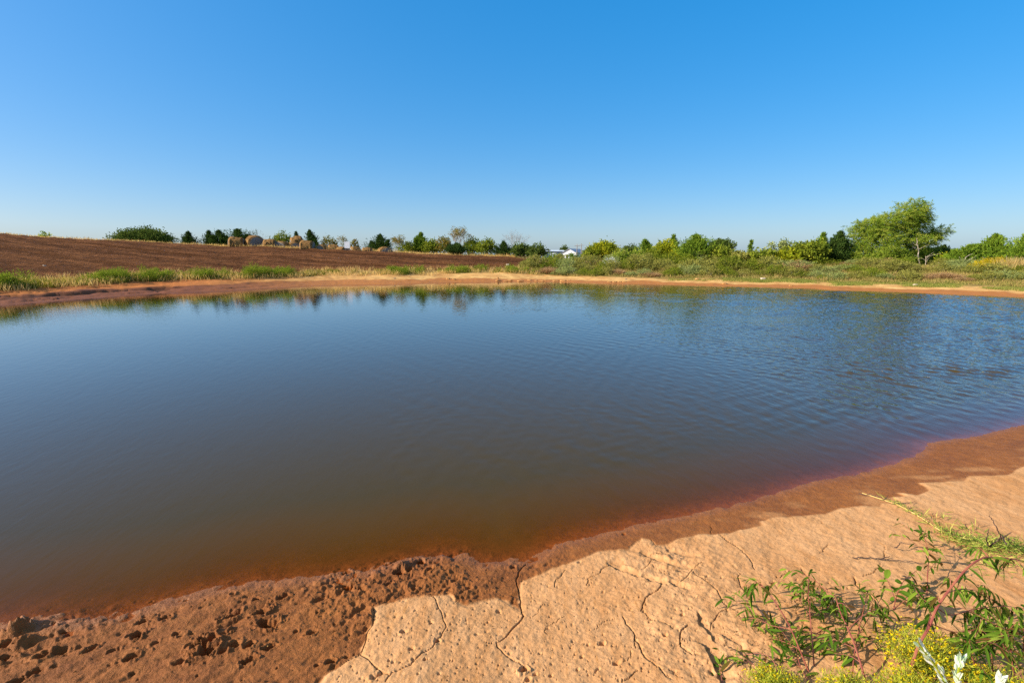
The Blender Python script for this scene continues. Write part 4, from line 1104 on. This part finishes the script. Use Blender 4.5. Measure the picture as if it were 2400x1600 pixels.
def pole(px, ytop, Y, label, side):
    b = spot(px, Y); h = at(px, ytop, Y)[2] - b[2]; t = thing('utility_pole', b, label, 'utility pole')
    mb = MB(); mb.tube([(0, 0, 0), (0, 0, h * .5), (0, 0, h)], [.17, .15, .12], 8); mb.build('post', GREYTWIG, t)
    mb = MB(); mb.box((-1.1, -.17, h - .75), (1.1, -.13, h - .6)); mb.build('crossarm', GREYTWIG, t)
    for x in (-1., 0., 1.):
        mb = MB(); mb.tube([(x, -.15, h - .6), (x, -.15, h - .42)], .06, 6); mb.build('insulator', WHITE, t)
pole(1352, 572, 190, 'utility pole with a crossarm beside the white barn, left of two', 0)
pole(1362, 571, 205, 'utility pole with a crossarm beside the white barn, right of two', 1)

# ------------------------------------------------------------------ stones along the water
def rock_mesh(mb, s, seed):
    n, m = 12, 8; V = []
    for i in range(m + 1):
        ph = math.pi * i / m
        for j in range(n):
            a = 2 * math.pi * j / n; V.append((math.sin(ph) * math.cos(a), math.sin(ph) * math.sin(a), math.cos(ph)))
    V = np.array(V); d = 1 + .35 * fbm(V[:, 0] * 1.7 + seed, V[:, 1] * 1.7 + V[:, 2] * 2.1, 3, seed)
    V = V * d[:, None]; V = np.clip(V, [-.85, -.8, -.4], [.9, .8, .55])
    mb.add(V * np.array(s), grid_faces(m + 1, n), None, .5)
ROCK_O = rough_mat('orange_stone', (.36, .17, .05), (.54, .30, .11), 9, .6)
ROCK_P = rough_mat('pale_stone', (.46, .36, .26), (.62, .51, .39), 9, .6)
def rock(px, py, wpx, hpx, mat, lab, grp=None, turn=0.):
    x, y = hit(px, py); b = (x, y, hz(x, y)); mb = MB(); w = wpx * y / 1150; h = hpx * y / 1150
    rock_mesh(mb, (w * .56, w * .42, h), int(px)); o = mb.build('rock', mat, None, (0, 0, -h * .3)); o.location = b; o.rotation_euler = (0, 0, turn)
    tag(o, lab, 'rock', grp)
for k, px in enumerate((1172, 1186, 1199, 1213, 1224, 1240, 1256, 1269, 1283, 1300, 1318, 1334)):
    rock(px + R.uniform(-5, 5), 658.3 + .7 * math.sin(k * 2.1), R.uniform(6, 17), R.uniform(1.6, 3.0), ROCK_O, 'orange sandstone slab in the broken ledge along the far waterline', 'ledge of orange slabs on the far waterline', R.uniform(-.4, .4))
rock(1050, 655, 9, 4, ROCK_O, 'orange stone on the far shore below the tall half dead tree, left of two')
rock(1064, 656, 8, 3, ROCK_O, 'orange stone on the far shore below the tall half dead tree, right of two')
for px in (1428, 1440, 1452, 1463): rock(px, 661.5, 10, 3, ROCK_O, 'flat orange stone at the waterline below the white flowering bush', 'flat orange stones below the white bush')
rock(1698, 666, 11, 4, ROCK_O, 'single rounded orange stone at the waterline below the ragged cedar')
rock(1788, 655.5, 12, 5, ROCK_P, 'pale flat rock on the turf below the low gap')
rock(2145, 669.5, 10, 4.5, ROCK_P, 'pale flat rock on the turf below the slender pale trunk')
rock(1853, 670, 8, 2.6, ROCK_O, 'little orange stone on the right hand sand strip, nearest the low gap')
rock(1634, 657, 10, 5, ROCK_O, 'small sandy hump of rock on the shore below the broad yellow tree')
rock(1467, 656.5, 4, 4, BARK, 'small dark stone on the sand right of the white flowering bush')
rock(103, 617, 7, 4, ROCK_P, 'pale rock lying in the ploughed field at far left')
rock(252, 597, 6, 4, ROCK_P, 'tiny pale stone in the middle of the ploughed slope')
rock(18, 616, 6, 4, ROCK_P, 'small pale stone in the ploughed field near the left edge')
rock(1190, 622, 8, 4, ROCK_P, 'pale stone at the low right tip of the ploughed field')
rock(1167, 640, 5, 6, ROCK_O, 'upright chip of stone at the grass edge above the orange ledge')
rock(925, 650, 5, 2, BARK, 'dark chip of stone on the sandy far shore')

# ------------------------------------------------------------------ foreground plants
def curve(pts, n):
    P = np.asarray(pts, float); t = np.linspace(0, len(P) - 1, n)
    # Catmull-Rom
    E = np.concatenate([[2 * P[0] - P[1]], P, [2 * P[-1] - P[-2]]]); i = np.minimum(t.astype(int), len(P) - 2); f = (t - i)[:, None]
    p0, p1, p2, p3 = E[i], E[i + 1], E[i + 2], E[i + 3]
    return .5 * (2 * p1 + (p2 - p0) * f + (2 * p0 - 5 * p1 + 4 * p2 - p3) * f ** 2 + (3 * p1 - p0 - 3 * p2 + p3) * f ** 3)

def blade(mb, p, d, L, W, tint, droop=.8, oval=False, fold=.25):
    """one real leaf: folded midrib, tapering, bending under its weight"""
    n = 7; d = np.asarray(d, float); d = d / np.linalg.norm(d); p = np.array(p, float)
    side = np.cross(d, np.array([0, 0, 1.])); 
    if np.linalg.norm(side) < .2: side = np.cross(d, R.normal(size=3))
    side = side / np.linalg.norm(side) ; roll = R.normal() * .7
    V = []
    for k in range(n):
        f = k / (n - 1)
        wd = W * (math.sin(math.pi * min(f * .96 + .04, 1)) ** (.55 if oval else .8)) * .5 * (1 if oval else (1 - .3 * f)) + .0004
        s2 = side * math.cos(roll) + np.cross(side, d) * math.sin(roll)
        nn = np.cross(s2, d)
        V += [p + s2 * wd + nn * wd * fold, p, p - s2 * wd + nn * wd * fold]
        p = p + d * L / (n - 1); d = d + np.array([0, 0, -1.]) * droop / (n - 1); d = d / np.linalg.norm(d)
        side = side - d * side.dot(d); side /= np.linalg.norm(side)
    q = []
    for k in range(n - 1):
        a = k * 3; q += [(a, a + 1, a + 4, a + 3), (a + 1, a + 2, a + 5, a + 4)]
    mb.add(V, q, None, tint)

def weed(label, stems, oval=False, L=.075, W=.011, name='leafy_weed', nleaf=26, droop=1.1, start=.25):
    """stems: list of (pixel polyline, foot Y offset depths) ; the first point of the first stem is the foot"""
    fx, fy = hit(*stems[0][0][0][:2]); base = np.array([fx, fy, hz(fx, fy) - .01])
    t = thing(name, base, label, 'weed plant', None); sb, lb = MB(), MB()
    for pts, Y1, r, nl in stems:
        gx, gy = hit(*pts[0][:2]); Y0 = gy if len(pts[0]) == 2 else pts[0][2]
        m = len(pts); W3 = []
        for k, p in enumerate(pts):
            W3.append(at(p[0], p[1], Y0 + (Y1 - Y0) * (k / (m - 1)) ** .9))
        C = curve(W3, 6 * m) - base
        sb.tube(C, np.linspace(r, r * .4, len(C)), 6)
        for j in range(nl):
            f = start + (1 - start) * (j + R.random()) / nl; i = min(int(f * (len(C) - 1)), len(C) - 2)
            tg = C[i + 1] - C[i]; tg /= np.linalg.norm(tg)
            a = j * 2.4 + R.random(); o = np.cross(tg, [0, 0, 1.]) ; o /= np.linalg.norm(o) + 1e-6; o2 = np.cross(tg, o)
            d = (o * math.cos(a) + o2 * math.sin(a)) * .75 + tg * .35 + R.normal(size=3) * .25 - np.array([0, 0, .45 * droop])
            ll = L * R.uniform(.55, 1.2) * (1.1 - .3 * abs(f - .6))
            blade(lb, C[i], d, ll, W * R.uniform(.8, 1.25) * (1 if not oval else 1), R.random(), droop * R.uniform(.3, 1.3), oval)
        if m > 3 and not oval:
            for j in range(5):
                i = R.integers(len(C) // 3, len(C) - 3); tg = C[i + 1] - C[i]; tg /= np.linalg.norm(tg)
                d = R.normal(size=3) * .7 + tg * .7; d[2] *= .5; l = R.uniform(.07, .16)
                T = curve([C[i], C[i] + d * l * .5 + np.array([0, 0, .01]), C[i] + d * l - np.array([0, 0, l * .25])], 9)
                sb.tube(T, np.linspace(r * .4, r * .2, 9), 5)
                for q_ in range(7):
                    e_ = T[min(2 + q_, 8)]; blade(lb, e_, R.normal(size=3) * .5 + d * .4 - np.array([0, 0, .5 * droop]), L * R.uniform(.5, .95), W * R.uniform(.7, 1.), R.random(), droop * R.uniform(.4, 1.2))
        for j in range(4):
            d = (C[-1] - C[-3]); d = d / np.linalg.norm(d) + R.normal(size=3) * .4
            blade(lb, C[-1], d, L * R.uniform(.5, .9), W * .9, R.random(), droop, oval)
    sb.build('stem', REDSTEM, t); lb.build('leaves', L_WEED, t)
    return t

weed('red stemmed weed arching left over the crust with drooping narrow leaves at its tip',
     [([(1895,1572),(1853,1472),(1815,1407),(1790,1376),(1771,1369),(1758,1384)], 2.12, .0035, 16), ([(1853,1472,1.95),(1810,1465),(1770,1447),(1740,1452)], 2.15, .002, 12), ([(1875,1520,1.85),(1830,1500),(1790,1492),(1765,1480)], 2.1, .0018, 14)], L=.085, W=.014)
weed('upright many branched weed in the middle of the patch, between two arching stems',
     [([(1908,1560),(1899,1449),(1894,1386),(1896,1345)], 2.18, .003, 15), ([(1899,1449,2.02),(1884,1420),(1868,1396),(1858,1368)], 2.25, .002, 10), ([(1899,1449,2.02),(1920,1435),(1945,1420),(1925,1400)], 2.2, .002, 14),
      ([(1903,1480,1.98),(1870,1470),(1845,1460)], 2.1, .002, 12), ([(1905,1490,1.98),(1935,1470),(1960,1465)], 2.1, .002, 14)], L=.07, W=.012)
weed('dark red stemmed weed leaning left with a hanging leaf tuft, beside the yellow bloom',
     [([(2032,1604),(2006,1520),(1987,1472),(1968,1430),(1956,1396),(1944,1408)], 2.05, .0042, 18), ([(2006,1520,1.82),(1960,1500),(1920,1505),(1880,1512)], 1.95, .002, 18), ([(2015,1550,1.78),(1990,1535),(1955,1530)], 1.85, .002, 12)], L=.085, W=.014)
weed('straight bright red stemmed weed crossing in front of the cracked rut',
     [([(1995,1604),(2004,1520),(2023,1430),(2033,1385)], 2.05, .0028, 10), ([(2010,1490,1.85),(2040,1440),(2065,1400),(2070,1380)], 2.15, .0018, 9)], L=.07, W=.011)
weed('stout red stemmed weed arching right with a row of hanging leaves',
     [([(2124,1606),(2150,1518),(2177,1469),(2195,1424),(2229,1375),(2262,1335),(2296,1310),(2329,1305),(2400,1314),(2460,1335)], 1.95, .0058, 34),
      ([(2195,1424,1.80),(2230,1440),(2290,1425),(2360,1420),(2420,1430)], 1.95, .0025, 26), ([(2180,1460,1.75),(2240,1480),(2300,1470),(2360,1462)], 1.8, .002, 20),
      ([(2215,1390,1.84),(2250,1380),(2290,1385),(2330,1410)], 2.0, .002, 16), ([(2170,1480,1.72),(2180,1440),(2178,1400)], 1.9, .002, 14), ([(2195,1424,1.8),(2160,1400),(2140,1370)], 2.0, .002, 14)], L=.085, W=.013, droop=1.7, start=.3)
weed('round leaved weed with pale green oval leaves behind the yellow bloom',
     [([(2092,1440),(2100,1400),(2118,1360),(2150,1335)], 2.35, .0028, 9), ([(2098,1405,2.05),(2085,1370),(2072,1345),(2066,1330)], 2.35, .002, 6), ([(2095,1425,2.0),(2125,1405),(2150,1400),(2185,1410)], 2.1, .002, 12), ([(2110,1380,2.15),(2140,1370),(2168,1372)], 2.3, .002, 8)], oval=True, L=.05, W=.024, droop=.6)
weed('leafy tipped young weed standing behind the round leaved plant',
     [([(2172,1400),(2174,1340),(2176,1310),(2170,1272),(2160,1245)], 2.6, .0028, 18), ([(2174,1340,2.3),(2190,1320),(2205,1318)], 2.4, .0015, 8)], L=.06, W=.015, droop=.7)
weed('low weed sprawling at the lower left of the plant patch',
     [([(1825,1580),(1810,1545),(1780,1530),(1740,1535),(1715,1545)], 1.95, .002, 14), ([(1825,1580),(1830,1540),(1850,1525)], 1.95, .002, 10), ([(1825,1580),(1800,1560),(1765,1575),(1735,1590)], 1.8, .002, 9)], L=.075, W=.011, droop=.9, start=.1)
weed('single green shoot sticking up at the lower left end of the patch',
     [([(1694,1604),(1690,1580),(1686,1556)], 1.85, .0025, 5)], L=.07, W=.015, droop=.3)
weed('bright broad bladed shoot rising through the yellow bloom at the bottom edge',
     [([(1905,1610),(1880,1570),(1868,1535),(1862,1515)], 1.9, .003, 9)], L=.10, W=.013, droop=.3)
weed('dense upright leafy weed in the lower right corner',
     [([(2330,1600),(2325,1540),(2330,1490),(2340,1450)], 1.75, .003, 14), ([(2380,1605),(2370,1540),(2365,1490),(2350,1470)], 1.7, .003, 14), ([(2290,1605),(2285,1560),(2270,1520),(2262,1500)], 1.7, .003, 12), ([(2410,1600),(2400,1530),(2398,1470)], 1.7, .003, 14)], L=.09, W=.013, droop=.7)

def broomweed(label, px, py, rpx, hgt, n, flowers):
    x, y = hit(px, py); b = np.array([x, y, hz(x, y) - .01]); t = thing('yellow_wildflower', b, label, 'wildflower'); w = rpx * y / 1000
    sb, lb, fb = MB(), MB(), MB()
    a = R.random(n) * 6.283; f = R.random(n) ** .5
    tip = np.stack([np.cos(a) * f * w, np.sin(a) * f * w * .8, hgt * (1 - .45 * f ** 2) * R.uniform(.6, 1.05, n)], 1)
    for k in range(min(n, 110)):
        c = curve([(tip[k][0] * .08, tip[k][1] * .08, 0), tip[k] * np.array([.45, .45, .5]) + R.normal(size=3) * .006, tip[k]], 6); sb.tube(c, np.linspace(.0014, .0006, 6), 4, R.random())
    k = np.repeat(np.arange(n), 9); s = R.uniform(.45, 1, len(k))[:, None]
    lb.leaves(tip[k] * s + R.normal(size=(len(k), 3)) * .012, R.normal(size=(len(k), 3)) * .6 + np.array([0, 0, .8]), R.uniform(.010, .028, len(k)), .0028, R.random(len(k)))
    k = R.integers(0, n, flowers); c = tip[k] * R.uniform(.78, 1.04, flowers)[:, None] + R.normal(size=(flowers, 3)) * .010
    for j in range(4):
        lb_d = unit(flowers) * .8 + np.array([0, 0, .7]); fb.leaves(c, lb_d, R.uniform(.006, .010, flowers), .0055, R.random(flowers))
    sb.build('stems', L_STALK, t); lb.build('leaves', L_STALK, t); fb.build('flowers', L_BLOOM, t)['kind'] = 'stuff'
broomweed('feathery dome of tiny yellow flowers behind the left white flower spike', 2160, 1570, 105, .20, 400, 380)
broomweed('low mound of tiny yellow flowers at the bottom edge left of the patch', 1815, 1625, 75, .10, 220, 140)
broomweed('yellow flower mound at the bottom edge between the red stems', 1985, 1640, 80, .11, 240, 150)
broomweed('yellow flower mound at the bottom edge below the white flower spikes', 2130, 1650, 95, .13, 300, 200)
broomweed('yellow flower mound at the bottom right corner', 2330, 1640, 105, .12, 300, 160)

def spike(label, pts, Y, wide):
    x, y = hit(pts[0][0], 1720); y = Y - .02; x = at(pts[0][0], pts[0][1], Y)[0]
    b = np.array([x, y, hz(x, y) - .01]); t = thing('white_flower_spike', b, label, 'wildflower')
    C = curve([at(p[0], p[1], Y) - b for p in pts], 24)
    sb, lb = MB(), MB()
    low = curve([np.zeros(3), C[0] * np.array([.6, .6, .55]), C[0]], 10); sb.tube(low, .004, 6, .5); sb.tube(C, np.linspace(.004, .002, 24), 6, .5)
    for j in range(46):
        f = R.random(); i = min(int(f * 22), 22); tg = C[i + 1] - C[i]; tg /= np.linalg.norm(tg)
        o = R.normal(size=3); o -= tg * o.dot(tg); o /= np.linalg.norm(o)
        blade(lb, C[i] + o * .004, tg * 1.25 + o * (.22 + .25 * R.random()), .028 * R.uniform(.7, 1.3), .012 * wide * R.uniform(.7, 1.2), np.clip(R.normal(.60, .25), 0, 1), -.1, False, .35)
    sb.build('stem', L_STALK, t); lb.build('bracts', L_BRACT, t)
spike('white and green variegated flower spike leaning left over the yellow bloom', [(2222,1612),(2196,1565),(2168,1530),(2150,1502)], 1.28, 1.1)
spike('upright white and green variegated flower spike, middle of the three at the bottom edge', [(2246,1625),(2244,1590),(2248,1560),(2252,1545)], 1.22, 1.1)
spike('white variegated flower spike just showing at the bottom edge in the right corner', [(2338,1650),(2340,1615),(2346,1590)], 1.2, 1.1)

def runner():
    pts = [(2020,1158),(2072,1175),(2112,1190),(2161,1218),(2201,1245),(2248,1271),(2300,1285),(2370,1290),(2430,1300)]
    G = np.array([(*hit(*p), 0) for p in pts]); G[:, 2] = [hz(a, b_) + .012 for a, b_, _ in G]; b = G[0].copy(); b[2] -= .012
    t = thing('grass_runner', b, 'straw coloured grass runner with green tufts creeping down the dry bank to the wet mud', 'grass runner'); sb, lb = MB(), MB()
    C = curve(G, 70) - b; sb.tube(C, np.linspace(.0028, .005, 70), 5, .95)
    for i in range(6, 70):
        k = int(1 + 9 * (i / 70) ** 1.3)
        if R.random() < .35 and i < 40: continue
        p = C[i] + R.normal(size=(k * 3, 3)) * np.array([.035, .035, .004]) * (.25 + 1.4 * i / 70) + np.array([0, 0, .008])
        lb.leaves(p, R.normal(size=(k * 3, 3)) * np.array([1, 1, .3]) + np.array([0, 0, .25]), R.uniform(.03, .075, k * 3), .005, R.random(k * 3))
    for px, py, sp, k in ((2215,1258,.07,30),(2255,1272,.09,40),(2290,1278,.10,60),(2318,1270,.06,70),(2350,1292,.10,40),(2390,1318,.12,60),(2330,1330,.10,70),(2195,1215,.05,24),(2265,1240,.03,24)):
        x, y = hit(px, py); c = np.array([x, y, hz(x, y) + .01]) - b
        lb.leaves(c + R.normal(size=(k, 3)) * np.array([sp, sp * .8, .006]), R.normal(size=(k, 3)) * np.array([1, 1, .4]) + np.array([0, 0, .5]), R.uniform(.035, .085, k), .0055, R.random(k))
    sb.build('stolon', L_DRYGR, t); lb.build('blades', L_RUNNER, t)
runner()

def twig(label, lines, r=.003, up=.02):
    P0 = hit(*lines[0][0][:2]); b = np.array([*P0, hz(*P0)]); mb = MB()
    for L in lines:
        Q = []
        for p in L:
            x, y = hit(p[0], p[1]); q = np.array([x, y, hz(x, y) + up])
            if len(p) > 2:          # lifted point: come back along the ray
                q = at(p[0], p[1], y - p[2])
            Q.append(q)
        C = curve(Q, 5 * len(Q)) - b; C += R.normal(size=C.shape) * .002
        mb.tube(C, np.linspace(r, r * .5, len(C)), 5)
    o = mb.build('dead_twig', DARKTWIG); o.location = b; tag(o, label, 'twig')
twig('dark branching twig standing up from the green grass tuft', [[(2316,1288),(2330,1272,.12),(2345,1258,.25),(2337,1240,.4),(2328,1222,.5),(2319,1208,.58)], [(2330,1272),(2345,1262,.15),(2358,1254,.3),(2368,1248,.4)], [(2345,1258),(2355,1270,.2),(2360,1275,.2)], [(2316,1288),(2312,1262,.2),(2318,1240,.35)]], .0045)
twig('long thin twig lying flat on the dry crust above the round leaved weed', [[(1998,1313),(2040,1314),(2080,1318),(2120,1321),(2165,1327)], [(2060,1316),(2085,1310)]], .0035)
twig('short bent twig poking up right of the flat twig', [[(2096,1290),(2104,1280,.08),(2112,1271,.12),(2126,1274,.16),(2150,1276,.2)]], .003)
twig('thin dark twig crossing the grass runner near the wet edge', [[(2010,1162),(2050,1166),(2078,1172)], [(2072,1176),(2076,1166,.1),(2082,1160,.14)]], .003)
twig('thin twig beside the runner just above the dry edge', [[(2090,1185),(2120,1184),(2146,1181)], [(2128,1197),(2136,1190,.06),(2134,1186,.1)]], .003)
twig('small leaf litter stalk near the two drooping leaf tips', [[(1775,1432),(1790,1440,.03),(1800,1430,.05)]], .005)

# crumbs, husks and dead leaf bits lying on the bank (uncountable)
mb = MB(); LP = []
for _ in range(900): LP.append((R.uniform(1690, 2420), R.uniform(1380, 1610)))
for _ in range(260): LP.append((R.uniform(800, 2400), R.uniform(1180, 1600)))
for _ in range(150): LP.append((R.uniform(0, 900), R.uniform(1400, 1600)))
LP = np.array(LP); pts = []
for px, py in LP:
    yy = 2.0
    d = ray(px, py); t = (-EYE + .16) / d[2]; t = (-EYE + max(.02, .105 * (d[1] * t * .6 - .9))) / d[2]; pts.append((d[0] * t, d[1] * t))
pts = np.array(pts); zz = height(pts[:, 0], pts[:, 1]); ok = zz > .03; pts = pts[ok]; zz = zz[ok]; n = len(pts)
mb.leaves(np.column_stack([pts, zz + .006]), R.normal(size=(n, 3)) * np.array([1, 1, .18]), R.choice([.006, .009, .014, .03], n, p=[.4, .3, .2, .1]), R.uniform(.002, .006, n), R.random(n))
o = mb.build('litter', leaf_mat('litter_bits', [(.04, .025, .012), (.12, .07, .035), (.30, .20, .10)], .1, gain=1.)); tag(o, 'scattered crumbs and dead leaf bits on the near bank', 'litter', None, 'stuff')

# ------------------------------------------------------------------ light, sky, camera
w = bpy.data.worlds.new('World'); scene.world = w; w.use_nodes = True
nt = w.node_tree; nt.nodes.clear()
sky = nt.nodes.new('ShaderNodeTexSky'); sky.sky_type = 'NISHITA'; sky.sun_disc = False
sky.sun_elevation = SUN_EL; sky.sun_rotation = SUN_AZ % (2 * math.pi); sky.altitude = 0; sky.air_density = 1.0; sky.dust_density = 1.5; sky.ozone_density = 6
gm = nt.nodes.new('ShaderNodeGamma'); gm.inputs['Gamma'].default_value = .43      # the photograph's soft tone curve over the sky
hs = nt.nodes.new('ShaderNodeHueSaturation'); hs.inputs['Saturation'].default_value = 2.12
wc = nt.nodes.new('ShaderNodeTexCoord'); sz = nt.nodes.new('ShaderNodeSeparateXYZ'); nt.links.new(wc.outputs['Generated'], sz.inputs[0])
zs = nt.nodes.new('ShaderNodeMapRange'); zs.interpolation_type = 'SMOOTHSTEP'      # saturation cut overhead, above the frame, so the unseen zenith warms the shadows
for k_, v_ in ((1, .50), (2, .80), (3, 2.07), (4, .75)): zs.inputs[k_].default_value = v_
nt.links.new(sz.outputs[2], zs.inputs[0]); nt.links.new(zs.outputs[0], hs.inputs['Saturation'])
tn = nt.nodes.new('ShaderNodeMix'); tn.data_type = 'RGBA'; tn.blend_type = 'MULTIPLY'; tn.inputs[0].default_value = 1
SKYG = 1.52; tn.inputs[7].default_value = (.93 * SKYG, 1.0 * SKYG, 1.12 * SKYG, 1)
bg = nt.nodes.new('ShaderNodeBackground'); bg.inputs['Strength'].default_value = .15
wo = nt.nodes.new('ShaderNodeOutputWorld')
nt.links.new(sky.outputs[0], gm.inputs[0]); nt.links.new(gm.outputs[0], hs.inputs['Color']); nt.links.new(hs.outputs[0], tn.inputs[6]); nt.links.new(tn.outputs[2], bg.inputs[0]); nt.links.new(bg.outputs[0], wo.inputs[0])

sl = bpy.data.lights.new('sun', 'SUN'); sl.energy = 5.0; sl.angle = math.radians(.53); sl.color = (1.0, .90, .76)
so = bpy.data.objects.new('sun', sl); COL.objects.link(so)
from mathutils import Vector
sv = Vector((math.sin(SUN_AZ) * math.cos(SUN_EL), math.cos(SUN_AZ) * math.cos(SUN_EL), math.sin(SUN_EL)))
so.rotation_euler = sv.to_track_quat('Z', 'Y').to_euler(); so.location = sv * 50

cam = bpy.data.cameras.new('camera'); cam.lens = 17; cam.sensor_width = 36; cam.clip_start = .05; cam.clip_end = 9000
cam.dof.use_dof = True; cam.dof.focus_distance = 7; cam.dof.aperture_fstop = 8
co = bpy.data.objects.new('camera', cam); COL.objects.link(co); co.location = (0, 0, EYE)
co.rotation_euler = (math.pi / 2 - PITCH, 0, 0); scene.camera = co

vs = scene.view_settings; vs.view_transform = 'Standard'; vs.look = 'None'; vs.exposure = .85; vs.gamma = 1
scene.cycles.max_bounces = 6; scene.cycles.diffuse_bounces = 3; scene.cycles.transparent_max_bounces = 8
scene.cycles.use_denoising = False
